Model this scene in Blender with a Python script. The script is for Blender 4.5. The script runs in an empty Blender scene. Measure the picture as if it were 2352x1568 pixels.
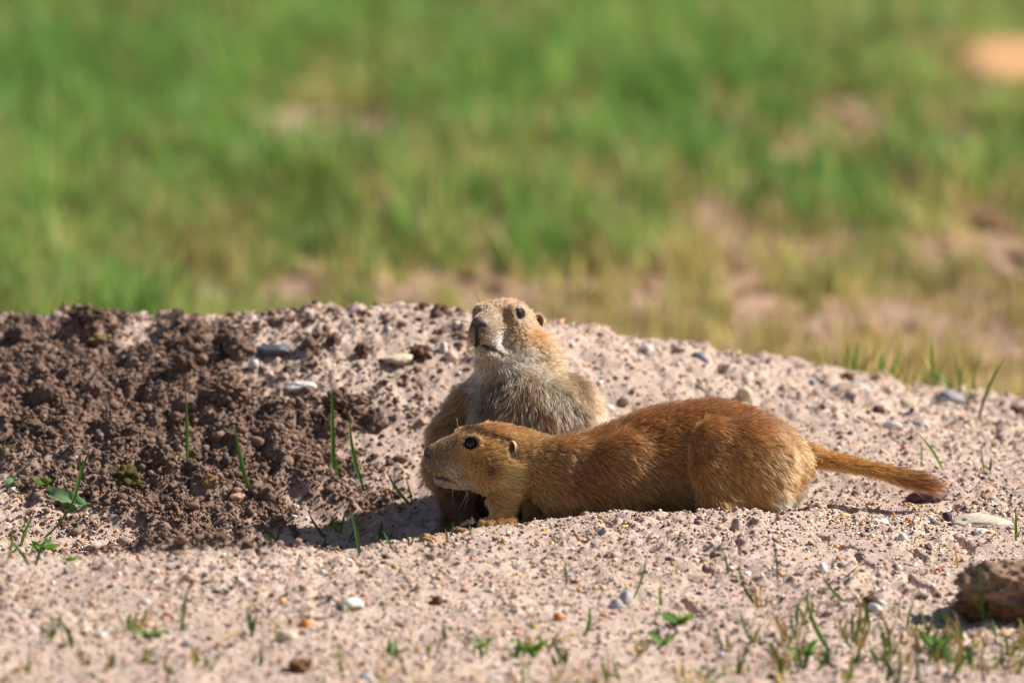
import bpy, math, random
import numpy as np
from mathutils import Vector, Matrix, kdtree

random.seed(7)
RNG = np.random.default_rng(11)
SC = bpy.context.scene
COL = SC.collection
R = math.radians

# ------------------------------------------------------------------ camera, sky, sun, exposure
FW = 2352.0                      # picture units used for measuring (2352 x 1568)
WIDTH_M = 0.76                   # metres across the frame at the animals
S = WIDTH_M / FW
DIST = 8.0
TH = R(8.5)
Z0 = 406 * S / math.cos(TH)
FV = np.array([0, math.cos(TH), -math.sin(TH)])
UV = np.array([0, math.sin(TH), math.cos(TH)])
P0 = np.array([0, 0, Z0])
CAMP = P0 - DIST * FV

cam_d = bpy.data.cameras.new('camera')
cam = bpy.data.objects.new('camera', cam_d)
COL.objects.link(cam)
cam.location = CAMP
cam.rotation_euler = (R(90) - TH, 0, 0)
cam_d.sensor_width = 36
cam_d.lens = 36 * DIST / WIDTH_M
cam_d.clip_start = 0.1
cam_d.clip_end = 2000
cam_d.dof.use_dof = True
cam_d.dof.focus_distance = 7.99
cam_d.dof.aperture_fstop = 6.0
SC.camera = cam

SUN_EL, SUN_AZ = R(41), R(13)     # azimuth measured from +x towards +y
sun_dir = Vector((math.cos(SUN_EL) * math.cos(SUN_AZ), math.cos(SUN_EL) * math.sin(SUN_AZ), math.sin(SUN_EL)))
world = bpy.data.worlds.new('World')
SC.world = world
world.use_nodes = True
wn = world.node_tree
wn.nodes.clear()
sky = wn.nodes.new('ShaderNodeTexSky')
sky.sky_type = 'NISHITA'
sky.sun_disc = False
sky.sun_elevation = SUN_EL
sky.sun_rotation = R(90) - SUN_AZ
bg = wn.nodes.new('ShaderNodeBackground')
bg.inputs['Strength'].default_value = 0.05
wo = wn.nodes.new('ShaderNodeOutputWorld')
wn.links.new(sky.outputs[0], bg.inputs[0])
wn.links.new(bg.outputs[0], wo.inputs[0])
sun_d = bpy.data.lights.new('sun', 'SUN')
sun_d.energy = 5.0
sun_d.angle = R(0.53)
sun_d.color = (1.0, 0.94, 0.85)
sun = bpy.data.objects.new('sun', sun_d)
COL.objects.link(sun)
sun.location = (3, 0, 5)
sun.rotation_euler = sun_dir.to_track_quat('Z', 'Y').to_euler()
SC.view_settings.view_transform = 'Standard'
SC.view_settings.look = 'None'
SC.view_settings.exposure = 0.7
SC.view_settings.gamma = 1.0
SC.render.engine = 'CYCLES'
SC.cycles.use_denoising = True
SC.cycles.denoising_prefilter = 'ACCURATE'
SC.cycles.filter_width = 1.15
SC.cycles.max_bounces = 10
SC.cycles.transparent_max_bounces = 8

# ------------------------------------------------------------------ small maths
def lin(r, g, b):
    def f(c):
        c = c / 255.0
        return c / 12.92 if c <= 0.04045 else ((c + 0.055) / 1.055) ** 2.4
    return np.array([f(r), f(g), f(b)])

def X(px):
    return (px - 1176.0) * S

def ZZ(py, y, px=None):
    """height of a point that is seen at row py when it stands at depth y"""
    d = DIST
    z = 0.0
    for _ in range(4):
        k = (DIST + y * math.cos(TH) - (z - Z0) * math.sin(TH)) / DIST
        z = Z0 + ((784 - py) * S * k - y * math.sin(TH)) / math.cos(TH)
    return z

def P3(px, py, y):
    z = ZZ(py, y)
    k = (DIST + y * math.cos(TH) - (z - Z0) * math.sin(TH)) / DIST
    return np.array([X(px) * k, y, z])

def hash3(i, j, k, seed=0):
    h = (i.astype(np.int64) * 374761393 + j.astype(np.int64) * 668265263 + k.astype(np.int64) * 2147483647 + seed * 1274126177) & 0xFFFFFFFF
    h = ((h ^ (h >> 13)) * 1274126177) & 0xFFFFFFFF
    h = ((h ^ (h >> 16)) * 2246822519) & 0xFFFFFFFF
    h = h ^ (h >> 15)
    return (h & 0xFFFFFF).astype(np.float64) / float(0xFFFFFF)

def vnoise(p, seed=0):
    """smooth value noise in -1..1; p is (n,2) or (n,3)"""
    p = np.asarray(p, dtype=np.float64)
    i = np.floor(p).astype(np.int64)
    f = p - i
    f = f * f * (3 - 2 * f)
    if p.shape[1] == 2:
        zero = np.zeros(len(p), dtype=np.int64)
        a = hash3(i[:, 0], i[:, 1], zero, seed); b = hash3(i[:, 0] + 1, i[:, 1], zero, seed)
        c = hash3(i[:, 0], i[:, 1] + 1, zero, seed); d = hash3(i[:, 0] + 1, i[:, 1] + 1, zero, seed)
        u, v = f[:, 0], f[:, 1]
        return ((a * (1 - u) + b * u) * (1 - v) + (c * (1 - u) + d * u) * v) * 2 - 1
    out = 0
    for dx in (0, 1):
        for dy in (0, 1):
            for dz in (0, 1):
                w = (f[:, 0] if dx else 1 - f[:, 0]) * (f[:, 1] if dy else 1 - f[:, 1]) * (f[:, 2] if dz else 1 - f[:, 2])
                out = out + w * hash3(i[:, 0] + dx, i[:, 1] + dy, i[:, 2] + dz, seed)
    return out * 2 - 1

def fbm(p, octs=4, seed=0, gain=0.5):
    a, s, o = 1.0, 0.0, 0.0
    q = np.array(p, dtype=np.float64)
    for k in range(octs):
        o = o + a * vnoise(q, seed + 17 * k)
        s += a
        a *= gain
        q = q * 2.03 + 11.7
    return o / s

def bumps(p, cell, seed, fill=1.0):
    """lumps: each cell holds one dome of random size; returns 0..1"""
    q = p / cell
    i = np.floor(q).astype(np.int64)
    zero = np.zeros(len(p), dtype=np.int64)
    out = np.zeros(len(p))
    for dx in (-1, 0, 1):
        for dy in (-1, 0, 1):
            ci, cj = i[:, 0] + dx, i[:, 1] + dy
            px = ci + hash3(ci, cj, zero, seed); py = cj + hash3(ci, cj, zero, seed + 1)
            r = (0.35 + 0.55 * hash3(ci, cj, zero, seed + 2))
            on = hash3(ci, cj, zero, seed + 3) < fill
            d2 = ((q[:, 0] - px) ** 2 + (q[:, 1] - py) ** 2) / (r * r)
            out = np.maximum(out, np.where(on, np.sqrt(np.clip(1 - d2, 0, 1)) * r / 0.9, 0))
    return out

def sstep(a, b, x):
    t = np.clip((x - a) / (b - a), 0, 1)
    return t * t * (3 - 2 * t)

# ------------------------------------------------------------------ object helpers
def tag(o, label=None, cat=None, group=None, kind=None):
    if label: o['label'] = label
    if cat: o['category'] = cat
    if group: o['group'] = group
    if kind: o['kind'] = kind
    return o

def mesh_np(name, V, F, mat, col=None, smooth=True):
    V = np.asarray(V, dtype=np.float32)
    F = np.asarray(F, dtype=np.int32)
    me = bpy.data.meshes.new(name)
    n = F.shape[1]
    me.vertices.add(len(V))
    me.vertices.foreach_set('co', V.ravel())
    me.loops.add(F.size)
    me.loops.foreach_set('vertex_index', F.ravel())
    me.polygons.add(len(F))
    me.polygons.foreach_set('loop_start', np.arange(0, F.size, n, dtype=np.int32))
    me.polygons.foreach_set('use_smooth', np.full(len(F), smooth, dtype=bool))
    me.update(calc_edges=True)
    if col is not None:
        a = me.attributes.new('Col', 'FLOAT_COLOR', 'POINT')
        c = np.ones((len(V), 4), dtype=np.float32)
        c[:, :3] = col
        a.data.foreach_set('color', c.ravel())
    if mat: me.materials.append(mat)
    return me

def link(name, data, parent=None, loc=None):
    o = bpy.data.objects.new(name, data)
    COL.objects.link(o)
    if parent: o.parent = parent
    if loc is not None: o.location = loc
    return o

def ico(sub):
    t = (1 + 5 ** 0.5) / 2
    V = [(-1, t, 0), (1, t, 0), (-1, -t, 0), (1, -t, 0), (0, -1, t), (0, 1, t), (0, -1, -t), (0, 1, -t), (t, 0, -1), (t, 0, 1), (-t, 0, -1), (-t, 0, 1)]
    F = [(0, 11, 5), (0, 5, 1), (0, 1, 7), (0, 7, 10), (0, 10, 11), (1, 5, 9), (5, 11, 4), (11, 10, 2), (10, 7, 6), (7, 1, 8), (3, 9, 4), (3, 4, 2), (3, 2, 6), (3, 6, 8), (3, 8, 9), (4, 9, 5), (2, 4, 11), (6, 2, 10), (8, 6, 7), (9, 8, 1)]
    V = [np.array(v) / np.linalg.norm(v) for v in V]
    for _ in range(sub):
        mid, nf = {}, []
        def m(a, b):
            k = (min(a, b), max(a, b))
            if k not in mid:
                v = V[a] + V[b]
                V.append(v / np.linalg.norm(v)); mid[k] = len(V) - 1
            return mid[k]
        for a, b, c in F:
            x, y, z = m(a, b), m(b, c), m(c, a)
            nf += [(a, x, z), (b, y, x), (c, z, y), (x, y, z)]
        F = nf
    return np.array(V), np.array(F)
ICO = [ico(k) for k in range(6)]

LANDMARKS = [('the flat blue-black stone', 624, 808), ('the flat white stone', 690, 887), ('the broad cream stone', 915, 826), ('the tallest thin grass sprig', 430, 1090), ('the split grass sprig', 578, 1165),
             ('the tall upright sprig', 767, 1115), ('the long slanted leaf', 153, 1160), ('the olive dung ball', 285, 1113), ('the yellowish dung chip', 232, 801), ('the shadowed grass bunch', 790, 1235), ('the front cream oval stone', 510, 1355),
             ('the long white front stone', 808, 1396), ('the largest front cream stone', 661, 1457), ('the pair of grey stones', 1426, 1380), ('the broad-leaved weed', 1560, 1430), ('the white oval stone', 1890, 1310),
             ('the purple flake', 2130, 1137), ('the long cream stone', 2250, 1194), ('the large brown clod', 2320, 1380), ('the lying animal\'s tail', 2000, 1090), ('the tall white ridge stone', 1887, 843), ('the jagged grey rock', 2184, 925),
             ('the lying animal\'s rump', 1830, 1010), ('the upright animal', 1180, 900), ('the bushy bottom weed', 1215, 1505), ('the front middle blade stub', 1022, 1470), ('the tall blurred front blade', 425, 1400), ('the chalky white stone', 2074, 1233),
             ('the rim grass bunch', 40, 1270), ('the blue-grey ridge pebble', 1604, 836), ('the lower left white pebble', 230, 1458), ('the leafy weed before the clod', 2150, 1500), ('the slender cracked-dirt blade', 1780, 1300), ('the dark purple ridge stone', 150, 722)]
ORD = ['nearest', 'second', 'third', 'fourth', 'fifth', 'sixth', 'seventh', 'eighth', 'ninth', 'tenth', 'eleventh', 'twelfth', 'thirteenth', 'fourteenth']
def name_by_landmark(items):
    """items: (object, px, py, noun phrase); every label says which one, counted outwards from a thing one can find"""
    buckets = {}
    for o, px, py, noun in items:
        d, nm, lx, ly = min(((px - b) ** 2 + (py - c) ** 2, a, b, c) for a, b, c in LANDMARKS)
        dx, dy = px - lx, py - ly
        side = ('right of' if dx > 0 else 'left of') if abs(dx) > abs(dy) else ('below' if dy > 0 else 'above')
        buckets.setdefault((noun, side, nm), []).append((d, o))
    for (noun, side, nm), L in buckets.items():
        L.sort(key=lambda t: t[0])
        for k, (d, o) in enumerate(L):
            o['label'] = ('%s %s %s' % (noun, side, nm)) if len(L) == 1 else '%s %s %s %s' % (ORD[min(k, 13)], noun, side, nm)

# ------------------------------------------------------------------ materials
def new_mat(name):
    m = bpy.data.materials.new(name)
    m.use_nodes = True
    return m, m.node_tree.nodes, m.node_tree.links, m.node_tree.nodes['Principled BSDF']

def soil_mat(name, bump=0.6, s1=700, s2=2200, dist=0.0012, rough=0.95, colvar=0.35):
    m, n, l, b = new_mat(name)
    at = n.new('ShaderNodeAttribute'); at.attribute_name = 'Col'
    tc = n.new('ShaderNodeTexCoord')
    n1 = n.new('ShaderNodeTexNoise'); n1.inputs['Scale'].default_value = s1; n1.inputs['Detail'].default_value = 4; n1.inputs['Roughness'].default_value = 0.7
    n2 = n.new('ShaderNodeTexNoise'); n2.inputs['Scale'].default_value = s2; n2.inputs['Detail'].default_value = 2
    l.new(tc.outputs['Object'], n1.inputs['Vector']); l.new(tc.outputs['Object'], n2.inputs['Vector'])
    mr = n.new('ShaderNodeMapRange'); mr.inputs[1].default_value = 0.3; mr.inputs[2].default_value = 0.7
    mr.inputs[3].default_value = 1 - colvar; mr.inputs[4].default_value = 1 + colvar
    l.new(n2.outputs[0], mr.inputs[0])
    mx = n.new('ShaderNodeVectorMath'); mx.operation = 'SCALE'
    l.new(at.outputs['Color'], mx.inputs[0]); l.new(mr.outputs[0], mx.inputs['Scale'])
    l.new(mx.outputs[0], b.inputs['Base Color'])
    b.inputs['Roughness'].default_value = rough
    b.inputs['Specular IOR Level'].default_value = 0.15
    bp = n.new('ShaderNodeBump'); bp.inputs['Strength'].default_value = bump; bp.inputs['Distance'].default_value = dist
    l.new(n1.outputs[0], bp.inputs['Height']); l.new(bp.outputs[0], b.inputs['Normal'])
    return m

M_SOIL = soil_mat('soil', bump=1.0, s1=600, dist=0.0016, colvar=0.45)
M_CRUMB = soil_mat('crumb_soil', bump=1.0, s1=700, dist=0.0016)
M_STONE = soil_mat('stone', bump=0.25, s1=260, s2=320, dist=0.0015, rough=0.6, colvar=0.16)
M_STONE.node_tree.nodes['Principled BSDF'].inputs['Specular IOR Level'].default_value = 0.35

def grass_mat(name):
    m, n, l, b = new_mat(name)
    at = n.new('ShaderNodeAttribute'); at.attribute_name = 'Col'
    b.inputs['Roughness'].default_value = 0.5
    b.inputs['Specular IOR Level'].default_value = 0.3
    l.new(at.outputs['Color'], b.inputs['Base Color'])
    tr = n.new('ShaderNodeBsdfTranslucent')
    l.new(at.outputs['Color'], tr.inputs['Color'])
    mx = n.new('ShaderNodeMixShader'); mx.inputs[0].default_value = 0.45
    l.new(b.outputs[0], mx.inputs[1]); l.new(tr.outputs[0], mx.inputs[2])
    l.new(mx.outputs[0], n['Material Output'].inputs[0])
    return m
M_GRASS = grass_mat('grass_blade')

def fur_mat(name, rough=0.42):
    m, n, l, b = new_mat(name)
    n.remove(b)
    at = n.new('ShaderNodeAttribute'); at.attribute_name = 'fcol'
    h = n.new('ShaderNodeBsdfHairPrincipled')
    h.model = 'CHIANG'
    h.parametrization = 'COLOR'
    h.inputs['Roughness'].default_value = rough
    h.inputs['Radial Roughness'].default_value = 0.55
    h.inputs['Random Roughness'].default_value = 0.2
    l.new(at.outputs['Color'], h.inputs['Color'])
    d = n.new('ShaderNodeBsdfPrincipled')
    d.inputs['Roughness'].default_value = 0.5
    d.inputs['Specular IOR Level'].default_value = 0.35
    l.new(at.outputs['Color'], d.inputs['Base Color'])
    mx = n.new('ShaderNodeMixShader'); mx.inputs[0].default_value = 0.4
    l.new(h.outputs[0], mx.inputs[1]); l.new(d.outputs[0], mx.inputs[2])
    l.new(mx.outputs[0], n['Material Output'].inputs[0])
    return m
M_FUR = fur_mat('fur_strands')

def skin_mat():
    m, n, l, b = new_mat('skin')
    at = n.new('ShaderNodeAttribute'); at.attribute_name = 'Col'
    l.new(at.outputs['Color'], b.inputs['Base Color'])
    b.inputs['Roughness'].default_value = 0.55
    tc = n.new('ShaderNodeTexCoord')
    n1 = n.new('ShaderNodeTexNoise'); n1.inputs['Scale'].default_value = 1500
    l.new(tc.outputs['Object'], n1.inputs['Vector'])
    bp = n.new('ShaderNodeBump'); bp.inputs['Strength'].default_value = 0.4; bp.inputs['Distance'].default_value = 0.0005
    l.new(n1.outputs[0], bp.inputs['Height']); l.new(bp.outputs[0], b.inputs['Normal'])
    return m
M_SKIN = skin_mat()
def plain_mat(name, c, rough, spec=0.5, coat=0.0):
    m, n, l, b = new_mat(name)
    b.inputs['Base Color'].default_value = (*c, 1)
    b.inputs['Roughness'].default_value = rough
    b.inputs['Specular IOR Level'].default_value = spec
    b.inputs['Coat Weight'].default_value = coat
    b.inputs['Coat Roughness'].default_value = 0.02
    return m
M_EYE = plain_mat('eye_gloss', (0.004, 0.0035, 0.004), 0.06, 0.4, 0.0)
M_CLAW = plain_mat('claw_horn', (0.05, 0.035, 0.028), 0.35)
M_WHISK = plain_mat('whisker_hair', (0.03, 0.025, 0.02), 0.4)

# ------------------------------------------------------------------ the ground: dug mound, burrow hollow, grassland
KX = np.array([-900, -400, 0, 400, 700, 850, 1000, 1176, 1350, 1500, 1700, 1900, 2100, 2352, 2800, 3300], float)
CR_Y = [-.30, -.30, -.30, -.28, -.24, -.22, -.17, -.11, -.08, -.07, -.055, -.09, -.10, -.11, -.11, -.11]
CR_P = [1310, 1298, 1292, 1287, 1273, 1276, 1243, 1212, 1190, 1188, 1184, 1229, 1234, 1240, 1250, 1270]
HO_Y = [-.10, -.10, -.08, -.03, .02, .05, .05, .03, .02, .02, .02, .01, .01, .01, .01, .01]
HO_P = [1285, 1285, 1290, 1315, 1330, 1330, 1272, 1222, 1196, 1192, 1181, 1181, 1181, 1184, 1194, 1204]
MI_Y = [.2] * 16
MI_P = [1010, 1003, 1000, 1010, 1040, 1052, 1068, 1080, 1086, 1084, 1080, 1076, 1075, 1082, 1095, 1100]
RI_Y = [.46, .45, .42, .40, .38, .38, .38, .38, .40, .42, .45, .48, .50, .54, .60, .64]
RI_P = [788, 762, 750, 737, 726, 725, 727, 740, 770, 797, 827, 860, 890, 928, 975, 1020]
FR_Y = [-.62, -.62, -.62, -.60, -.58, -.57, -.55, -.53, -.52, -.51, -.50, -.50, -.50, -.50, -.5, -.5]
FR_P = [1585, 1580, 1575, 1572, 1570, 1568, 1568, 1568, 1568, 1568, 1568, 1568, 1568, 1570, 1575, 1580]
LOW = -0.125
def ztab(yy, pp):
    return np.array([ZZ(p, y) for p, y in zip(pp, yy)])
xs_t = np.linspace(X(-900), X(3300), 600)
def dense(tab):
    v = np.interp(xs_t, X(KX), tab)
    k = np.hanning(41); k /= k.sum()
    return np.convolve(np.pad(v, 20, mode='edge'), k, mode='valid')
KY, KZ = [], []
def addk(y, z):
    KY.append(dense(np.array(y, float) * np.ones(16))); KZ.append(dense(np.array(z, float) * np.ones(16)))
addk(-900.0, LOW - 0.02)
addk(-1.5, LOW - 0.02)
addk(-1.15, LOW + 0.005)
addk(FR_Y, ztab(FR_Y, FR_P))
addk(CR_Y, ztab(CR_Y, CR_P))
addk(HO_Y, ztab(HO_Y, HO_P))
addk(MI_Y, ztab(MI_Y, MI_P))
addk(RI_Y, ztab(RI_Y, RI_P))
addk(np.array(RI_Y) + .30, ztab(RI_Y, RI_P) * 0.25 - 0.065)
addk(1.25, LOW)
addk(2.0, LOW)
addk(900.0, LOW)
KY = np.array(KY); KZ = np.array(KZ)

def base_z(x, y):
    x = np.asarray(x, float); y = np.asarray(y, float)
    n = len(KY)
    ix = np.clip((x - xs_t[0]) / (xs_t[1] - xs_t[0]), 0, len(xs_t) - 1.001)
    i0 = ix.astype(int); t = ix - i0
    ky = KY[:, i0] * (1 - t) + KY[:, i0 + 1] * t
    kz = KZ[:, i0] * (1 - t) + KZ[:, i0 + 1] * t
    h = np.diff(ky, axis=0); d = np.diff(kz, axis=0) / h
    m = np.zeros_like(ky)
    w1 = 2 * h[1:] + h[:-1]; w2 = h[1:] + 2 * h[:-1]
    same = d[:-1] * d[1:] > 0
    with np.errstate(divide='ignore', invalid='ignore'):
        m[1:-1] = np.where(same, (w1 + w2) / (w1 / d[:-1] + w2 / d[1:]), 0)
    out = np.zeros_like(x)
    for j in range(n - 1):
        if j == 0: s = y < ky[1]
        elif j == n - 2: s = y >= ky[j]
        else: s = (y >= ky[j]) & (y < ky[j + 1])
        if not s.any(): continue
        hh = h[j][s]; tt = (y[s] - ky[j][s]) / hh
        a, b, ma, mb = kz[j][s], kz[j + 1][s], m[j][s], m[j + 1][s]
        out[s] = (2*tt**3 - 3*tt**2 + 1) * a + (tt**3 - 2*tt**2 + tt) * hh * ma + (-2*tt**3 + 3*tt**2) * b + (tt**3 - tt**2) * hh * mb
    # the mound fades out sideways into the grassland
    side = sstep(0.6, 1.5, np.abs(x))
    return out * (1 - side) + LOW * side

def unproj(px, py, zfun=None):
    """the point of the ground that is seen at (px, py)"""
    d = FV + np.array([1, 0, 0]) * (px - 1176) * S / DIST + UV * (784 - py) * S / DIST
    ts = np.arange(6.6, 14.0, 0.004)
    P = CAMP + ts[:, None] * d
    g = P[:, 2] - base_z(P[:, 0], P[:, 1])
    k = np.argmax(g < 0) if (g < 0).any() else len(ts) - 1
    k = max(k, 1)
    t = ts[k - 1] + 0.004 * g[k - 1] / (g[k - 1] - g[k] + 1e-9)
    return CAMP + t * d

def poly_xy(pts):
    return np.array([unproj(a, b)[:2] for a, b in pts])

def sd_poly(P, poly):
    d = np.full(len(P), 1e9); s = np.ones(len(P))
    n = len(poly)
    for i in range(n):
        a, b = poly[i], poly[i - 1]
        e = b - a; w = P - a
        t = np.clip((w @ e) / (e @ e), 0, 1)
        q = w - t[:, None] * e
        d = np.minimum(d, (q ** 2).sum(1))
        c1 = P[:, 1] >= a[1]; c2 = P[:, 1] < b[1]; c3 = e[0] * w[:, 1] > e[1] * w[:, 0]
        fl = (c1 & c2 & c3) | (~c1 & ~c2 & ~c3)
        s[fl] *= -1
    return s * np.sqrt(d)

DARK = poly_xy([(-260, 775), (0, 768), (150, 752), (300, 752), (420, 790), (540, 800), (600, 860), (720, 900), (860, 925), (885, 985), (845, 1035), (810, 1095),
                (715, 1155), (610, 1225), (520, 1272), (440, 1280), (330, 1280), (250, 1230), (170, 1160), (0, 1105), (-260, 1110)])
def dark_mask(P):
    d = sd_poly(P, DARK)
    nz = fbm(P * 28, 4, 5)
    return sstep(0.05, -0.06, d + nz * 0.10)

cracks_px = [
    [(1520, 1238), (1560, 1238), (1600, 1236)], [(1690, 1215), (1668, 1232), (1650, 1245)], [(1668, 1214), (1720, 1208)], [(1655, 1205), (1690, 1205)],
    [(1615, 1305), (1640, 1312), (1668, 1306)], [(1560, 1380), (1590, 1398), (1610, 1404)], [(1690, 1245), (1700, 1260), (1693, 1275)],
    [(1880, 1232), (1905, 1250), (1930, 1260), (1975, 1266)], [(1965, 1274), (1990, 1285), (2015, 1312)], [(2092, 1263), (2110, 1275), (2126, 1288)],
    [(2088, 1315), (2086, 1335), (2105, 1343), (2130, 1350), (2150, 1370)], [(2020, 1360), (2070, 1360)], [(2180, 1230), (2210, 1245), (2238, 1266)],
    [(2130, 1170), (2165, 1182)], [(2185, 1160), (2200, 1174), (2230, 1182)], [(1400, 1210), (1420, 1213), (1432, 1204)], [(1390, 1200), (1370, 1190)],
    [(340, 1316), (420, 1320), (460, 1312), (500, 1308)], [(1050, 1235), (1090, 1242), (1130, 1240)], [(560, 1330), (590, 1345)],
    [(290, 1310), (320, 1312)], [(1480, 1250), (1520, 1237)], [(1780, 1290), (1800, 1300)], [(700, 1345), (760, 1340)], [(2250, 1190), (2270, 1200)]]
CRACKS = [poly_xy(c) for c in cracks_px]

CLODP = unproj(2310, 1420)
def ground_z(x, y, detail=True):
    P = np.stack([x, y], 1)
    z = base_z(x, y)
    near = (np.abs(x) < 0.62) & (y > -0.8) & (y < 0.75)
    z = z + 0.012 * fbm(P * 3.0, 3, 3) * sstep(0.5, 1.2, np.maximum(np.abs(x), np.abs(y)))
    if near.any():
        Q = P[near]
        dm = dark_mask(Q)
        jit = Q + 0.004 * np.stack([vnoise(Q * 150, 31), vnoise(Q * 150, 32)], 1)
        dz = 0.0035 * fbm(Q * 22, 3, 41)
        dz += (1 - dm) * (0.3 + 0.7 * sstep(-0.25, 0.3, fbm(Q * 13, 3, 46))) * (0.0030 * fbm(Q * 110, 3, 42) + 0.0026 * bumps(jit, 0.014, 50, 0.25) + 0.0026 * bumps(jit, 0.006, 60, 0.5) + 0.0014 * bumps(jit, 0.0036, 65, 0.6))
        dz += dm * (0.004 * fbm(Q * 45, 3, 43) + 0.011 * bumps(jit, 0.026, 70, 0.6) + 0.008 * bumps(jit, 0.012, 80, 0.85) + 0.0036 * bumps(jit, 0.0055, 90, 1.0))
        dz += sstep(0.26, 0.40, Q[:, 1]) * (0.0065 * bumps(jit, 0.022, 95, 0.35) + 0.004 * bumps(jit, 0.010, 97, 0.5))
        for c in CRACKS:
            lo = c.min(0) - 0.02; hi = c.max(0) + 0.02
            s = (Q[:, 0] > lo[0]) & (Q[:, 0] < hi[0]) & (Q[:, 1] > lo[1]) & (Q[:, 1] < hi[1])
            if not s.any(): continue
            q = Q[s] + 0.003 * np.stack([vnoise(Q[s] * 120, 21), vnoise(Q[s] * 120, 22)], 1)
            d = np.full(len(q), 1.0)
            for a, b in zip(c[:-1], c[1:]):
                e = b - a; w = q - a
                t = np.clip((w @ e) / (e @ e), 0, 1)
                d = np.minimum(d, np.sqrt((((w - t[:, None] * e) * np.array([1, 0.5])) ** 2).sum(1)))
            wd = 0.0026 * (0.7 + 0.5 * vnoise(q * 60, 23))
            dz[s] -= 0.013 * np.exp(-(d / wd) ** 2)
        z[near] += dz
    far = ~near
    if far.any():
        z[far] += 0.006 * fbm(P[far] * 14, 3, 44) + 0.003 * fbm(P[far] * 45, 2, 45)
    return z

def gz(x, y):
    return float(ground_z(np.array([x], float), np.array([y], float))[0])

def on_ground(px, py):
    p = unproj(px, py)
    p[2] = gz(p[0], p[1])
    return p

def grow(a, b, k, stop):
    out, st = [], (b - a)
    v = b
    step = abs(b - a)
    while abs(v) < stop:
        step *= k
        v = v + math.copysign(step, b - a)
        out.append(v)
    return out
xd = list(np.arange(-0.50, 0.5001, 0.0016))
xo = list(np.arange(0.52, 1.5, 0.025))
xo += grow(xo[-2], xo[-1], 1.35, 600)
gx = np.array([-v for v in reversed(xo)] + xd + xo)
yd = list(np.arange(-0.70, 0.62, 0.0022))
yu = list(np.arange(0.63, 3.8, 0.022)); yu += grow(yu[-2], yu[-1], 1.35, 900)
yl = list(-np.arange(0.72, 1.5, 0.02)); yl += grow(yl[-2], yl[-1], 1.4, 600)
gy = np.array(list(reversed(yl)) + yd + yu)
GX, GY = np.meshgrid(gx, gy)
gxf, gyf = GX.ravel(), GY.ravel()
gzf = ground_z(gxf, gyf)
GP = np.stack([gxf, gyf], 1)
C_DRY = lin(178, 154, 141)
C_DRY2 = lin(207, 185, 170)
C_DARK = lin(138, 113, 99)
C_GRASSLAND = lin(172, 142, 120)
def soil_colour(P):
    dm = dark_mask(P)[:, None]
    n1 = (0.5 + 0.5 * fbm(P * 20, 4, 101))[:, None]
    n2 = (0.5 + 0.5 * fbm(P * 160, 3, 102))[:, None]
    dry = C_DRY * (1 - n1) + C_DRY2 * n1
    dry = dry * (0.80 + 0.40 * n2)
    drk = C_DARK * (0.75 + 0.5 * n2)
    out = dry * (1 - dm) + drk * dm
    fz = np.maximum(sstep(0.75, 1.1, P[:, 1]), sstep(0.55, 1.0, np.abs(P[:, 0])))[:, None]
    return out * (1 - fz) + (C_GRASSLAND * (0.6 + 0.8 * n1) * (0.8 + 0.4 * n2)) * fz
gcol = soil_colour(GP)
nx, ny = len(gx), len(gy)
idx = np.arange(nx * ny).reshape(ny, nx)
gq = np.stack([idx[:-1, :-1].ravel(), idx[:-1, 1:].ravel(), idx[1:, 1:].ravel(), idx[1:, :-1].ravel()], 1)
ground = link('ground', mesh_np('ground', np.stack([gxf, gyf, gzf], 1), gq, M_SOIL, gcol))
tag(ground, 'dry pinkish dirt mound with a dug burrow hollow, running back to grassland', 'ground', kind='structure')

# ------------------------------------------------------------------ lumps (stones, clods, crumbs)
def lump(sub, seed, rough=0.25, freq=1.3, octs=3, flat=0.0, edge=0.0, crumb=0.0):
    V, F = ICO[sub]
    V = V.copy()
    d = 1 + rough * fbm(V * freq + seed * 7.31, octs, seed)
    if crumb > 0:
        r_ = np.random.default_rng(seed + 900)
        m = {2: 26, 3: 70, 4: 150, 5: 260}.get(sub, 20)
        D = r_.normal(size=(m, 3)); D /= np.linalg.norm(D, axis=1, keepdims=True)
        rr = r_.uniform(0.6, 1.5, m) * 2.0 / math.sqrt(m)
        dome = np.sqrt(np.clip(1 - (np.arccos(np.clip(V @ D.T, -1, 1)) / rr) ** 2, 0, 1)) * rr / rr.max()
        d = d * (1 - 0.5 * crumb) + 1.3 * crumb * dome.max(1) + 0.25 * crumb * fbm(V * 12 + seed, 2, seed + 6)
    if edge > 0:                                   # knock facets off
        rg = np.random.default_rng(seed)
        for _ in range(7):
            nrm = rg.normal(size=3); nrm /= np.linalg.norm(nrm)
            h = rg.uniform(0.55, 0.85)
            t = V @ nrm * d
            d = np.where(t > h, d * (1 - edge + edge * h / np.maximum(t, 1e-6)), d)
    V = V * d[:, None]
    return V, F

def rotm(rg, tilt=math.pi):
    a, b, c = rg.uniform(-math.pi, math.pi), rg.uniform(-tilt, tilt), rg.uniform(-tilt, tilt)
    return np.array(Matrix.Rotation(a, 3, 'Z') @ Matrix.Rotation(b, 3, 'X') @ Matrix.Rotation(c, 3, 'Y'))

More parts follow.
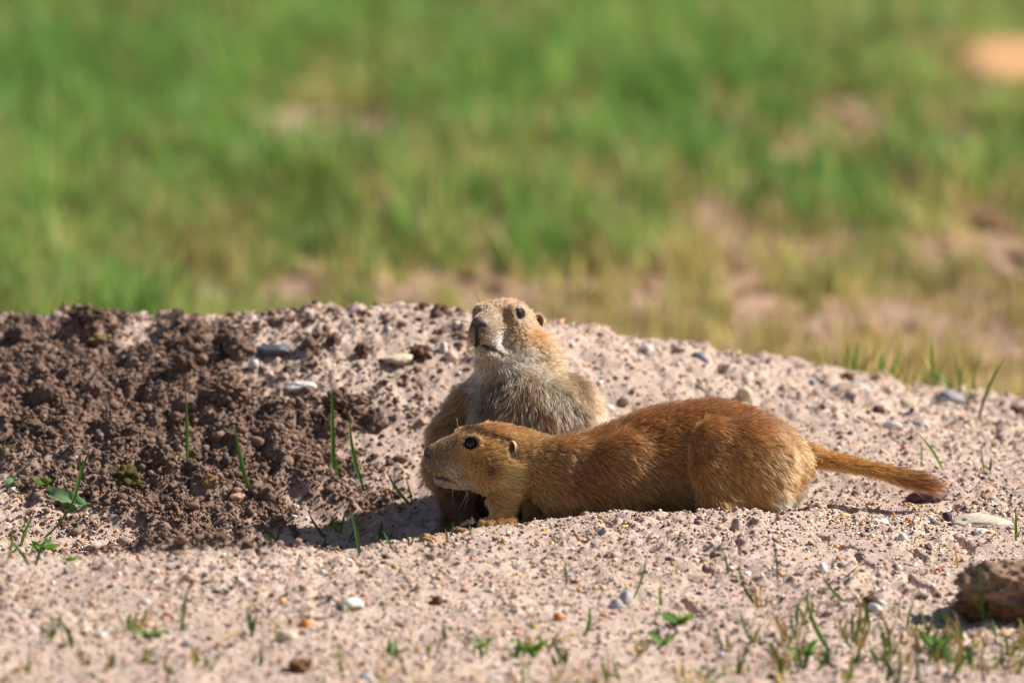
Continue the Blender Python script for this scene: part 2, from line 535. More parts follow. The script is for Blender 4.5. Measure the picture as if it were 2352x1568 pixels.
def batch(name, variants, pos, size, cols, mat, rg, squash=(0.5, 0.95), sink=0.3):
    """many small lumps in one mesh"""
    Vs, Fs, Cs, off = [], [], [], 0
    n = len(pos)
    vi = rg.integers(0, len(variants), n)
    for k, (V, F) in enumerate(variants):
        sel = np.where(vi == k)[0]
        m = len(sel)
        if not m: continue
        ang = rg.uniform(0, 2 * math.pi, m)
        sx = rg.uniform(0.75, 1.25, m); sz = rg.uniform(*squash, m)
        ca, sa = np.cos(ang), np.sin(ang)
        v = V[None] * np.stack([sx, 1 / sx, sz], 1)[:, None, :]
        x = v[..., 0] * ca[:, None] - v[..., 1] * sa[:, None]
        y = v[..., 0] * sa[:, None] + v[..., 1] * ca[:, None]
        w = np.stack([x, y, v[..., 2]], -1) * size[sel][:, None, None]
        w += pos[sel][:, None, :]
        w[..., 2] += (size[sel] * sz * (0.5 - sink))[:, None]
        Vs.append(w.reshape(-1, 3))
        Fs.append((F[None] + (np.arange(m) * len(V))[:, None, None]).reshape(-1, 3) + off)
        Cs.append(np.repeat(cols[sel], len(V), axis=0))
        off += m * len(V)
    return link(name, mesh_np(name, np.concatenate(Vs), np.concatenate(Fs), mat, np.concatenate(Cs)))

PAL = [(lin(210, 156, 108), .16), (lin(226, 206, 186), .2), (lin(190, 140, 122), .14), (lin(196, 168, 140), .22), (lin(96, 74, 72), .2), (lin(150, 140, 140), .08), (lin(236, 230, 222), .06), (lin(206, 172, 96), .06)]  # the dark tone is dark pebbles and also stands for shaded pits
def pal_cols(rg, n):
    w = np.array([p[1] for p in PAL]); w /= w.sum()
    k = rg.choice(len(PAL), n, p=w)
    c = np.array([p[0] for p in PAL])[k]
    return c * rg.uniform(0.6, 1.15, (n, 1))

def scatter(rg, n, x0, x1, y0, y1):
    return np.stack([rg.uniform(x0, x1, n), rg.uniform(y0, y1, n)], 1)

OV = np.array([(1, 0, 0), (-1, 0, 0), (0, 1, 0), (0, -1, 0), (0, 0, 1), (0, 0, -1)], float)
OF = np.array([(0, 2, 4), (2, 1, 4), (1, 3, 4), (3, 0, 4), (2, 0, 5), (1, 2, 5), (3, 1, 5), (0, 3, 5)])
def grain(seed):
    r_ = np.random.default_rng(seed)
    V = OV * r_.uniform(0.75, 1.3, (6, 1)) + r_.normal(size=(6, 3)) * 0.18
    return V @ rotm(r_).T, OF
tiny = [grain(k) for k in range(10)]
# fine gravel on the dry dirt
rg = np.random.default_rng(3)
P = scatter(rg, 74000, -0.50, 0.50, -0.66, 0.60)
keep = rg.uniform(size=len(P)) > dark_mask(P) * 0.9
keep &= rg.uniform(size=len(P)) < 0.55 + 0.45 * fbm(P * 9, 3, 77) + 0.25
P = P[keep]
sz = np.clip(rg.lognormal(math.log(0.00092), 0.46, len(P)), 0.0004, 0.0032)
pos = np.concatenate([P, ground_z(P[:, 0], P[:, 1])[:, None]], 1)
gv = [lump(0, 100 + k, 0.3) for k in range(6)] + [lump(1, 120 + k, 0.35) for k in range(2)]
gravel = batch('gravel', tiny, pos, sz, pal_cols(rg, len(P)), M_STONE, rg, (0.55, 0.95), 0.2)
tag(gravel, 'fine multicoloured gravel grains strewn over the dry dirt mound', 'gravel', kind='stuff')

# crumbs of the dry crust
P = scatter(rg, 22000, -0.52, 0.52, -0.72, 0.62)
P = P[(rg.uniform(size=len(P)) > dark_mask(P) * 0.8) & (rg.uniform(size=len(P)) < 0.25 + 0.9 * sstep(-0.25, 0.35, fbm(P * 13, 3, 46)))]
sz = np.clip(rg.lognormal(math.log(0.0012), 0.5, len(P)), 0.0005, 0.006)
pos = np.concatenate([P, ground_z(P[:, 0], P[:, 1])[:, None]], 1)
cc = soil_colour(P) * rg.uniform(0.75, 1.1, (len(P), 1))
dirt = batch('dirt_crumbs', tiny + gv[:3], pos, sz, cc, M_CRUMB, rg, (0.5, 0.9), 0.25)
tag(dirt, 'small crumbs of dry pinkish dirt scattered over the mound', 'dirt', kind='stuff')

# crumbs of the freshly dug dark soil
def dark_scatter(n, med, sig, lo, hi, power):
    P = scatter(rg, n, -0.50, 0.0, -0.25, 0.56)
    P = P[rg.uniform(size=len(P)) < dark_mask(P) ** power]
    z = np.clip(rg.lognormal(math.log(med), sig, len(P)), lo, hi)
    return P, z
Pa, za = dark_scatter(150000, 0.0010, 0.38, 0.0006, 0.0026, 1.0)
Pb, zb = dark_scatter(5000, 0.0021, 0.4, 0.0013, 0.0050, 1.3)
cr = []
dv = [lump(1, 140 + k, 0.6, 2.4) for k in range(10)]
for nm, Pq, zq, var in (('soil_crumbs', Pa, za, tiny), ('soil_lumps', Pb, zb, dv)):
    pos = np.concatenate([Pq, ground_z(Pq[:, 0], Pq[:, 1])[:, None]], 1)
    pos[:, 2] += zq * rg.uniform(0, 1.0, len(Pq)) * 0.6
    cr.append(batch(nm, var, pos, zq, C_DARK * rg.uniform(0.65, 1.3, (len(Pq), 1)), M_CRUMB, rg, (0.7, 1.05), 0.15))
crumbs = cr[0]
tag(cr[1], 'loose lumps of dark brown soil heaped in the dug hollow', 'soil', kind='stuff')
# brown crumbs strewn on the pale bank
BANK = poly_xy([(420, 735), (700, 722), (1060, 728), (1060, 900), (960, 1000), (900, 1150), (780, 1180), (800, 1000), (600, 840)])
Pq = scatter(rg, 6000, -0.30, 0.02, 0.0, 0.5)
Pq = Pq[(sd_poly(Pq, BANK) < 0.01) & (rg.uniform(size=len(Pq)) < 0.15 + 0.8 * sstep(0, 0.5, fbm(Pq * 25, 3, 78)))]
zq = np.clip(rg.lognormal(math.log(0.0015), 0.5, len(Pq)), 0.0007, 0.0045)
pos = np.concatenate([Pq, ground_z(Pq[:, 0], Pq[:, 1])[:, None]], 1)
bank = batch('bank_crumbs', dv, pos, zq, lin(132, 106, 92) * rg.uniform(0.7, 1.35, (len(Pq), 1)), M_CRUMB, rg, (0.6, 1.0), 0.2)
tag(bank, 'brown crumbs of soil strewn over the pale bank above the burrow', 'soil', kind='stuff')
tag(crumbs, 'crumbly dark brown soil freshly thrown out of the burrow', 'soil', kind='stuff')

# ------------------------------------------------------------------ stones that can be told apart
def stone(name, px, py, w, h, colr, label, cat='stone', dep=0.8, edge=0.3, rough=0.22, yaw=0.0, roll=0.0, sub=3, mat=None, freq=1.3, seed=None, sink=0.36, group=None, crumb=0.0):
    seed = seed or (int(px) * 7 + int(py))
    p = on_ground(px, py + h * 0.35)
    k = (DIST + p[1]) / DIST
    wx, wz = w * S * k / 2, h * S * k / 2 * 1.15
    V, F = lump(sub, seed % 9973, rough, freq, 4, edge=edge, crumb=crumb)
    V = V * np.array([wx, max(wx * dep, wz * 0.6), wz])
    if roll: V = V @ np.array(Matrix.Rotation(roll, 3, 'Y')).T
    if yaw: V = V @ np.array(Matrix.Rotation(yaw, 3, 'Z')).T
    V[:, 2] += wz * (1 - 2 * sink)
    c = np.array(colr) * 0.86 * (1 + 0.3 * fbm(V / max(wx, wz) * 1.5, 3, seed % 997))[:, None]
    o = link(name, mesh_np(name, V, F, mat or M_STONE, c), loc=p)
    tag(o, label, cat, group)
    return o

WHITE, CREAM, GREY, BLUE, PURP, ORNG, PINK, BRN = lin(222, 215, 208), lin(208, 190, 164), lin(168, 164, 166), lin(92, 98, 116), lin(98, 70, 78), lin(206, 138, 76), lin(214, 170, 152), lin(120, 92, 76)
ST = [
 (150, 722, 48, 26, PURP * 0.7, 'dark purple stone perched on the ridge of dark soil'),
 (624, 808, 84, 30, BLUE * 0.75, 'flat blue-black stone on the bank above the dug soil'),
 (583, 846, 24, 22, WHITE, 'tiny white chip just below the flat blue-black stone'),
 (690, 887, 72, 26, WHITE, 'flat white stone at the edge of the dark soil slope'),
 (915, 826, 84, 26, lin(214, 194, 166), 'broad low cream stone between the dug soil and the upright animal'),
 (1018, 798, 22, 28, WHITE, 'small white pebble by the whiskers of the upright animal'),
 (1035, 815, 34, 24, CREAM, 'cream pebble just below the white one by the whiskers'),
 (1484, 803, 34, 20, WHITE, 'white pebble on the ridge just past the upright animal'),
 (1604, 836, 42, 26, BLUE * 1.5, 'round blue-grey pebble on the ridge behind the lying animal'),
 (1887, 843, 40, 40, WHITE, 'tall white stone standing on the ridge among grass roots'),
 (1712, 914, 44, 50, CREAM, 'rounded cream stone peeking over the back of the lying animal'),
 (1740, 886, 20, 18, PURP, 'small reddish purple pebble above the cream stone behind the animal'),
 (1864, 880, 16, 16, BLUE, 'tiny blue pebble below the tall white stone'),
 (1862, 921, 20, 14, ORNG, 'small orange pebble behind the rump of the lying animal'),
 (1962, 901, 74, 26, GREY * 1.2, 'flat pale grey slab stone on the slope behind the tail'),
 (2088, 924, 42, 28, CREAM, 'egg-shaped cream stone with dark shadow beside the grey slab'),
 (2184, 925, 78, 42, GREY * 0.75, 'jagged grey rock near the tall grass at the mound edge'),
 (2048, 982, 48, 22, WHITE, 'white wedge-shaped stone above the tail'),
 (2116, 984, 38, 16, GREY * 1.3, 'low pale stone beside the bent grass blade above the tail'),
 (1398, 932, 30, 18, WHITE, 'white chip between the two animals'),
 (2130, 1137, 100, 34, PURP * 0.8, 'flat dark purple flake under the tip of the tail'),
 (2175, 1185, 28, 32, PURP * 0.8, 'dark purple triangular stone beside the long cream stone'),
 (2250, 1194, 150, 30, lin(210, 194, 172), 'long smooth cream stone half sunk in the cracked dirt'),
 (2020, 1198, 44, 24, WHITE, 'lumpy white stone below the shadow of the tail'),
 (1940, 1180, 34, 14, lin(222, 192, 128), 'flat yellowish stone under the middle of the tail'),
 (2050, 1174, 15, 13, ORNG, 'round orange pebble just under the tail shadow'),
 (2086, 1190, 15, 13, ORNG * 0.9, 'blocky orange pebble touching a beige one'),
 (2102, 1191, 16, 13, CREAM * 0.8, 'beige pebble touching the blocky orange one'),
 (2141, 1192, 18, 12, GREY, 'grey pebble between the beige pebble and the purple triangle'),
 (2074, 1233, 26, 24, WHITE, 'chalky white stone on the cracked dirt right of centre'),
 (2257, 1222, 40, 18, WHITE, 'chalky white chip just below the long cream stone'),
 (2130, 1253, 18, 14, PURP * 1.1, 'dark red pebble touching an orange-red one'),
 (2117, 1248, 13, 13, lin(200, 110, 70), 'orange-red pebble touching a dark red one'),
 (1890, 1310, 24, 28, WHITE * 0.95, 'white oval stone with a grass blade bending past it'),
 (1915, 1299, 16, 18, CREAM * 0.8, 'beige pebble beside the white oval stone'),
 (1926, 1278, 16, 13, ORNG, 'orange pebble above the white oval stone'),
 (2156, 1309, 16, 14, lin(196, 100, 70), 'round red-orange pebble left of the big clod'),
 (2010, 1393, 38, 22, WHITE * 0.95, 'white pebble with a dark clod behind it in the short grass'),
 (1436, 1370, 30, 44, GREY * 1.05, 'upright grey oval stone leaning on a paler one'),
 (1416, 1388, 38, 28, GREY * 1.3, 'pale grey pebble leaned on by the upright oval one'),
 (1411, 1411, 22, 12, PINK, 'small pink pebble below the pair of grey stones'),
 (1282, 1420, 24, 20, ORNG, 'orange stone near a grass tuft in the front dirt'),
 (1264, 1440, 18, 14, WHITE, 'white pebble below the front orange stone'),
 (1657, 1500, 16, 15, WHITE, 'white pebble among the grass tufts at the front'),
 (1648, 1432, 22, 14, PURP, 'dark red stone beside the broad-leaved weed'),
 (510, 1355, 40, 17, CREAM * 1.1, 'cream oval stone on the front slope'),
 (230, 1458, 30, 18, WHITE, 'white pebble at the lower left of the front slope'),
 (333, 1383, 26, 20, WHITE * 0.95, 'white round pebble with dark shadow, front left slope'),
 (377, 1391, 20, 15, PINK * 1.1, 'pale pink pebble right of the round white one'),
 (565, 1452, 24, 20, CREAM, 'pale round pebble beside a grass stalk at the front'),
 (554, 1333, 22, 17, WHITE * 0.9, 'white pebble just below the rim at the front'),
 (430, 1476, 28, 20, GREY * 1.2, 'pale grey pebble at the foot of the tall front blade'),
 (808, 1396, 62, 26, WHITE, 'long white stone lying slanted on the front slope'),
 (661, 1457, 52, 36, CREAM * 1.05, 'largest cream stone of the front slope with dark shadow'),
 (702, 1432, 30, 24, ORNG * 1.1, 'orange stone just behind the largest cream stone'),
 (821, 1476, 22, 15, WHITE, 'white pebble right of the largest cream stone'),
 (907, 1479, 20, 14, WHITE, 'bright white pebble in the front middle dirt'),
 (840, 1549, 34, 22, GREY * 1.3, 'pale grey stone cut by the bottom of the view'),
 (1136, 1557, 36, 20, WHITE, 'white stone at the bottom beside grass roots'),
 (731, 1299, 16, 16, WHITE, 'white chip near the rim above another white chip'),
 (739, 1316, 15, 14, WHITE * 0.9, 'white chip just below the one near the rim'),
 (946, 1349, 15, 12, WHITE, 'white speck-like pebble in the middle of the front slope'),
 (912, 1355, 18, 13, CREAM, 'cream pebble beside the white speck-like pebble'),
 (547, 1166, 42, 20, PINK, 'pinkish oval stone beside the split grass sprig'),
 (1210, 958, 10, 8, WHITE, 'tiny white grain between the animals'),
]
for (px, py, w, h, c, lab) in ST[:-1]:
    soft = h < 26 and w < 36
    stone('stone' if w > 26 else 'pebble', px, py, w, h, c, lab, 'stone' if w > 26 else 'pebble', edge=0.35 if soft else 0.6, rough=0.2 if soft else 0.35,
          roll={807: -0.0}.get(px, 0.0), sub=3 if w > 26 else 2)
stone('stone', 410, 1272, 62, 24, lin(150, 118, 86), 'flat brown stone lying on the rim of the hollow', edge=0.3)

# the large clod and other lumps of earth
def clod(px, py, w, h, colr, label, seed, sub=3, rough=0.7, dep=0.8, group=None, name='soil_clod'):
    return stone(name, px, py, w, h, colr, label, 'clod', dep=dep, edge=0.0, rough=rough, sub=sub, mat=M_CRUMB, freq=2.0, seed=seed, sink=0.18, group=group, crumb=0.26 if sub > 4 else 0.5 if sub > 2 else 0.5)
def big_clod():
    V, F = ICO[5]
    d = 1 + 0.34 * fbm(V * 1.7 + 3.1, 3, 71) + 0.20 * fbm(V * 4.2, 3, 72) + 0.13 * fbm(V * 9.5, 2, 73) + 0.07 * fbm(V * 22, 2, 74)
    W = V * d[:, None] * np.array([0.046, 0.034, 0.030])
    W[:, 2] = np.where(W[:, 2] < 0, W[:, 2] * 0.6, W[:, 2])
    p = on_ground(2345, 1415)
    c = lin(158, 130, 108) * (1 + 0.5 * fbm(V * 6, 3, 75) + 0.3 * fbm(V * 25, 2, 76))[:, None]
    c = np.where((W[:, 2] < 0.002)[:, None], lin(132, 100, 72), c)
    o = link('soil_clod', mesh_np('soil_clod', W + np.array([0, 0, 0.012]), F, M_CRUMB, c), loc=p)
    return tag(o, 'large rough brown clod of earth at the edge of the short grass', 'clod')
big = big_clod()
clod(1002, 1382, 26, 20, lin(120, 90, 70), 'small brown clod on the front slope', 21, sub=2)
clod(1998, 1383, 30, 22, lin(104, 76, 58), 'dark clod behind the white pebble in the short grass', 22, sub=2)
clod(689, 1532, 44, 30, lin(150, 112, 84), 'reddish brown clod at the bottom of the front slope', 23)
clod(1950, 876, 26, 18, BRN * 0.9, 'dark brown clod on the ridge right of the tall white stone', 24, sub=2)
clod(1920, 844, 20, 16, BRN * 0.8, 'small dark clod touching the tall white stone', 25, sub=2)
clod(2016, 946, 22, 18, BRN * 0.7, 'dark clod left of the egg-shaped cream stone', 26, sub=2)
clod(2336, 956, 40, 18, BRN * 0.8, 'dark crumb of earth under the tall grass at the mound edge', 27, sub=2)
clod(1010, 722, 36, 20, BRN, 'dark clod on the ridge left of the upright animal', 28)
clod(968, 815, 40, 30, BRN, 'pair-like dark clod between the cream stone and the upright animal', 29)
clod(545, 815, 52, 40, C_DARK, 'large dark clod left of the flat blue-black stone', 30)
clod(765, 795, 26, 26, BRN, 'dark clod standing on the pale bank', 31)
clod(830, 815, 28, 30, BRN, 'dark pointed clod left of the broad cream stone', 32)
clod(790, 945, 76, 46, C_DARK, 'big dark clod behind the tall single blade', 33, sub=4)
clod(860, 975, 50, 40, C_DARK * 0.9, 'dark clod at the end of the dug soil', 34)
clod(520, 945, 90, 56, C_DARK, 'biggest dark clod in the middle of the dug soil', 35, sub=4)
clod(285, 1113, 64, 46, lin(104, 92, 52), 'olive fibrous dung ball lying in the dug soil', 36, rough=0.5, name='dung_ball')['category'] = 'dung'
clod(482, 1150, 34, 26, lin(170, 136, 92), 'tan fibrous dropping in the dug soil', 37, sub=2, name='dropping')['category'] = 'dung'
clod(232, 801, 44, 24, lin(170, 146, 102), 'broken yellowish chip of dry dung on the dark slope', 38, name='dung_chip')['category'] = 'dung'
clod(203, 778, 70, 26, lin(92, 80, 62), 'dark flat lump behind the yellowish dung chip', 39)
clod(1052, 1224, 30, 14, lin(168, 138, 100), 'yellowish crumb on the rim by the paws', 40, sub=2)
clod(978, 1240, 28, 12, lin(190, 160, 110), 'pale yellow crumb on the rim beside the shadow', 41, sub=2)
rg = np.random.default_rng(5)
n = 0
NAMED = []
while n < 70:
    px, py = rg.uniform(0, 880), rg.uniform(760, 1275)
    p = unproj(px, py)
    if dark_mask(p[None, :2])[0] < 0.7: continue
    w = 16 + 36 * rg.uniform() ** 2
    oc = clod(px, py, w, w * rg.uniform(0.6, 0.9), C_DARK * rg.uniform(0.75, 1.1), 'dark crumbly clod among the freshly dug soil', 200 + n, sub=3, rough=0.5, group='dark clods in the dug soil')
    NAMED.append((oc, px, py, ('large' if w > 36 else 'small' if w < 22 else 'middling') + ' dark crumbly clod'))
    n += 1
# small pebbles that nothing tells apart
PEB = {'orange': ORNG, 'white': WHITE, 'pink': PINK, 'tan': lin(196, 160, 120), 'dark red': PURP * 1.1}
for ci, (cn, cv) in enumerate(PEB.items()):
    protos = []
    for k in range(4):
        V, F = lump(2, 300 + ci * 10 + k, 0.2, 1.2, 3, edge=0.2)
        V = V * np.array([1, 0.8, 0.62])
        V[:, 2] += 0.3
        protos.append(mesh_np('pebble', V, F, M_STONE, np.array(cv) * (1 + 0.2 * fbm(V * 1.5, 3, k))[:, None]))
    for k in range(36):
        while True:
            px, py = rg.uniform(0, 2352), rg.uniform(780, 1560)
            p = unproj(px, py)
            if dark_mask(p[None, :2])[0] < 0.25 and p[1] < 0.6: break
        p[2] = gz(p[0], p[1])
        o = link('pebble', protos[k % 4], loc=p)
        s = rg.uniform(6, 11) * S / 2
        o.scale = (s, s, s)
        o.rotation_euler = (rg.uniform(-.3, .3), rg.uniform(-.3, .3), rg.uniform(0, 6.28))
        tag(o, 'tiny %s pebble set in the dry dirt of the mound' % cn, 'pebble', 'tiny %s pebbles on the mound' % cn)
        NAMED.append((o, px, py, 'tiny %s pebble' % cn))

# ------------------------------------------------------------------ animals: one implicit surface each, then fur
def unit(v):
    v = np.asarray(v, float)
    return v / np.linalg.norm(v)

class Implicit:
    """smooth union of rounded shapes sampled on a grid, turned into one closed skin"""
    def __init__(s, lo, hi, h):
        s.lo = np.array(lo, float); s.h = h
        s.n = np.ceil((np.array(hi) - s.lo) / h).astype(int) + 1
        s.F = np.full(tuple(s.n), 0.04, np.float32)
    def box(s, lo, hi):
        a = np.clip(np.floor((np.array(lo) - s.lo) / s.h).astype(int), 0, s.n - 1)
        b = np.clip(np.ceil((np.array(hi) - s.lo) / s.h).astype(int) + 1, 1, s.n)
        sl = tuple(slice(i, j) for i, j in zip(a, b))
        ax = [s.lo[k] + s.h * np.arange(a[k], b[k]) for k in range(3)]
        return sl, ax[0][:, None, None], ax[1][None, :, None], ax[2][None, None, :]
    def put(s, sl, d, k, cut=False):
        F = s.F[sl]
        d = d.astype(np.float32)
        if cut:
            d = -d
            h = np.clip(0.5 - 0.5 * (d - F) / k, 0, 1)
            s.F[sl] = d * (1 - h) + F * h + k * h * (1 - h)
        else:
            h = np.clip(0.5 + 0.5 * (d - F) / k, 0, 1)
            s.F[sl] = d * (1 - h) + F * h - k * h * (1 - h)
    def ell(s, c, r, k=0.008, M=None, cut=False):
        c = np.array(c, float); r = np.array(r, float)
        e = max(r) + 0.022
        sl, x, y, z = s.box(c - e, c + e)
        x, y, z = x - c[0], y - c[1], z - c[2]
        if M is not None:
            M = np.asarray(M)                       # rows: own axes
            x, y, z = (M[i, 0] * x + M[i, 1] * y + M[i, 2] * z for i in range(3))
        k0 = np.sqrt((x / r[0]) ** 2 + (y / r[1]) ** 2 + (z / r[2]) ** 2) + 1e-6
        k1 = np.sqrt((x / r[0] ** 2) ** 2 + (y / r[1] ** 2) ** 2 + (z / r[2] ** 2) ** 2) + 1e-6
        s.put(sl, k0 * (k0 - 1) / k1, k, cut)
    def cone(s, a, b, ra, rb, k=0.006, cut=False):
        a = np.array(a, float); b = np.array(b, float)
        e = max(ra, rb) + 0.02
        sl, x, y, z = s.box(np.minimum(a, b) - e, np.maximum(a, b) + e)
        ab = b - a
        t = ((x - a[0]) * ab[0] + (y - a[1]) * ab[1] + (z - a[2]) * ab[2]) / (ab @ ab)
        t = np.clip(t, 0, 1)
        d = np.sqrt((x - a[0] - t * ab[0]) ** 2 + (y - a[1] - t * ab[1]) ** 2 + (z - a[2] - t * ab[2]) ** 2) - (ra + (rb - ra) * t)
        s.put(sl, d, k, cut)
    def chain(s, pts, rad, k=0.006, cut=False):
        for i in range(len(pts) - 1):
            s.cone(pts[i], pts[i + 1], rad[i], rad[i + 1], k, cut)
    def loft(s, axis, st, c1, r1, c2, r2, k=0.01):
        """sections along one axis; the two other axes in order get centre and half size"""
        st = np.array(st, float)
        o = [i for i in range(3) if i != axis]
        lo = s.lo.copy(); hi = s.lo + s.h * (s.n - 1)
        lo[axis], hi[axis] = st.min(), st.max()
        sl, x, y, z = s.box(lo, hi)
        ax = [x, y, z]
        t = np.clip(ax[axis], st.min(), st.max())
        C1, R1, C2, R2 = (smooth_interp(t, st, v) for v in (c1, r1, c2, r2))
        u = ax[o[0]] - C1; v = ax[o[1]] - C2
        k0 = np.sqrt((u / R1) ** 2 + (v / R2) ** 2) + 1e-6
        k1 = np.sqrt((u / R1 ** 2) ** 2 + (v / R2 ** 2) ** 2) + 1e-6
        d = k0 * (k0 - 1) / k1
        d = np.maximum(d, np.maximum(st.min() + 2 * s.h - ax[axis], ax[axis] - st.max() + 2 * s.h))
        s.put(sl, d, k)
    def value(s, P):
        q = np.clip((np.atleast_2d(P) - s.lo) / s.h, 0, np.array(s.n) - 1.001)
        i = q.astype(int); f = q - i
        o = 0
        for dx in (0, 1):
            for dy in (0, 1):
                for dz in (0, 1):
                    w = (f[:, 0] if dx else 1 - f[:, 0]) * (f[:, 1] if dy else 1 - f[:, 1]) * (f[:, 2] if dz else 1 - f[:, 2])
                    o = o + w * s.F[i[:, 0] + dx, i[:, 1] + dy, i[:, 2] + dz]
        return o
    def grad(s, P, e=None):
        e = e or s.h
        g = np.stack([s.value(P + np.eye(3)[k] * e) - s.value(P - np.eye(3)[k] * e) for k in range(3)], 1)
        return g / (np.linalg.norm(g, axis=1, keepdims=True) + 1e-9)
    def hit(s, p, d, far=0.06):
        """walk from outside p+d*far inwards until the skin"""
        p = np.array(p, float); d = unit(d)
        ts = np.linspace(far, -0.02, 600)
        v = s.value(p + ts[:, None] * d)
        k = np.argmax(v < 0)
        return p + ts[k] * d
    def mesh(s):
        F = s.F
        b = F < 0
        c = np.zeros(tuple(np.array(F.shape) - 1), np.int8)
        for dx in (0, 1):
            for dy in (0, 1):
                for dz in (0, 1):
                    c += b[dx:F.shape[0] - 1 + dx, dy:F.shape[1] - 1 + dy, dz:F.shape[2] - 1 + dz]
        mixed = (c > 0) & (c < 8)
        ijk = np.argwhere(mixed)
        ind = np.full(mixed.shape, -1, np.int64)
        ind[mixed] = np.arange(len(ijk))
        pos = np.zeros((len(ijk), 3)); cnt = np.zeros(len(ijk))
        for ax in range(3):
            o = [i for i in range(3) if i != ax]
            for u in (0, 1):
                for v in (0, 1):
                    A = np.zeros(3, int); A[o[0]] = u; A[o[1]] = v
                    B = A.copy(); B[ax] = 1
                    fa = F[tuple((ijk + A).T)]; fb = F[tuple((ijk + B).T)]
                    cr = (fa < 0) != (fb < 0)
                    t = np.where(cr, fa / np.where(cr, fa - fb, 1), 0)
                    pos += cr[:, None] * (A + t[:, None] * (B - A)); cnt += cr
        V = s.lo + (ijk + pos / cnt[:, None]) * s.h
        quads = []
        for ax in range(3):
            o = [i for i in range(3) if i != ax]
            a = [slice(None)] * 3; d = [slice(None)] * 3
            a[ax] = slice(0, -1); d[ax] = slice(1, None)
            cr = b[tuple(a)] != b[tuple(d)]
            e = np.argwhere(cr)
            ok = np.ones(len(e), bool)
            for q in o: ok &= (e[:, q] >= 1) & (e[:, q] < mixed.shape[q])
            e = e[ok]
            def at(du, dv):
                f = e.copy(); f[:, o[0]] -= du; f[:, o[1]] -= dv
                return ind[tuple(f.T)]
            q = np.stack([at(1, 1), at(0, 1), at(0, 0), at(1, 0)], 1)
            flip = b[tuple(e.T)]
            if ax == 1: flip = ~flip
            q[~flip] = q[~flip][:, ::-1]
            quads.append(q)
        return V, np.concatenate(quads)

def smooth_interp(t, xs, ys):
    xs = np.asarray(xs, float); ys = np.asarray(ys, float)
    g = np.linspace(xs.min(), xs.max(), 400)
    v = np.interp(g, xs, ys)
    k = np.hanning(33); k /= k.sum()
    v = np.convolve(np.pad(v, 16, mode='edge'), k, mode='valid')
    return np.interp(t, g, v)

class Head:
    """own axes: f forward to the nose, r to the animal's side, u up; millimetres"""
    def __init__(s, o, f, roll=0.0):
        s.o = np.array(o, float); s.f = unit(f)
        r = unit(np.cross(s.f, [0, 0, 1])); u = np.cross(r, s.f)
        s.r = r * math.cos(roll) + u * math.sin(roll); s.u = np.cross(s.r, s.f)
        s.M = np.stack([s.f, s.r, s.u])
    def p(s, f, r, u):
        return s.o + (s.f * f + s.r * r + s.u * u) * 0.001
    def q(s, P):
        return (np.atleast_2d(P) - s.o) @ s.M.T * 1000.0

def head_skin(B, H, fat=1.0, eye=1.0):
    mm = 0.001
    def e(c, r, k=6, cut=False, pitch=0.0):
        M = H.M
        if pitch:
            a = R(pitch)
            M = np.stack([H.f * math.cos(a) + H.u * math.sin(a), H.r, -H.f * math.sin(a) + H.u * math.cos(a)])
        B.ell(H.p(*c), np.array(r) * mm, k * mm, M, cut)
    e((-8, 0, 4), (23, 20, 18.5), 8)
    e((14, 0, 3.5), (22, 11.5, 12.5), 10, pitch=-20)
    for sd in (-1, 1):
        e((-9, sd * 9.5 * fat, -8), (19, 13.5 * fat, 16), 9)
        e((2, sd * 10.5, 4), (13, 8, 9), 8)
        e((6, sd * 12.8, 14.5), (9.5, 5, 4.2), 6, pitch=-8)
        e((27.5, sd * 4.8, -8.0), (9.5, 6.4, 7.6), 4)            # whisker pads
    e((25.5, 0, -2.5), (12.8, 9.4, 11), 7)
    e((35.5, 0, 2.0), (5.0, 5.6, 5.2), 3.5)
    e((13, 0, -17.5), (16.5, 10.5, 7.5), 6)                       # lower jaw
    e((24.5, 0, -18.0), (7, 6.5, 4.2), 4)                         # chin
    # mouth line
    for sd in (-1, 1):
        pts = [H.p(*m) for m in ((36, 0, -12), (34, sd * 3.5, -14.6), (28.5, sd * 8, -16.4), (22, sd * 10.6, -18.2), (17, sd * 12, -20.2))]
        B.chain(pts, np.array([1.0, 1.5, 1.9, 1.8, 1.2]) * mm, 1.2 * mm, cut=True)
        # nostril
        B.chain([H.p(41.0, sd * 1.6, 0.0), H.p(39.6, sd * 3.8, 0.8), H.p(37, sd * 5.8, -0.2)], np.array([1.0, 1.1, .8]) * mm, 0.8 * mm, cut=True)
    B.chain([H.p(40.5, 0, -1.2), H.p(38.8, 0, -5.5), H.p(36.8, 0, -12)], np.array([.7, .8, .8]) * mm, 0.8 * mm, cut=True)
    H.ears = []
    for sd in (-1, 1):
        c = B.hit(H.p(-23, sd * 10, 7.0), H.r * sd)
        H.ears.append((c, sd))
    # eyes: the sockets
    H.eyes = []
    for sd in (-1, 1):
        c = B.hit(H.p(7.0, sd * 5, 9.6), unit(H.r * sd + H.u * 0.18 + H.f * 0.12))
        out = unit(H.r * sd + H.u * 0.2 + H.f * 0.22)
        fa = unit(H.f - out * (H.f @ out)); up = np.cross(out, fa) * (1 if sd < 0 else -1)
        up = up if up @ H.u > 0 else -up
        M = np.stack([fa, out, up])
        B.ell(c, np.array([7.2, 2.0, 5.8]) * mm, 3.5 * mm, M)          # lid swelling
        B.ell(c + out * 1.2 * mm, np.array([4.9, 4.2, 3.7]) * eye * mm, 1.0 * mm, M, cut=True)
        H.eyes.append((c - out * 2.7 * mm, out, fa, up, sd))

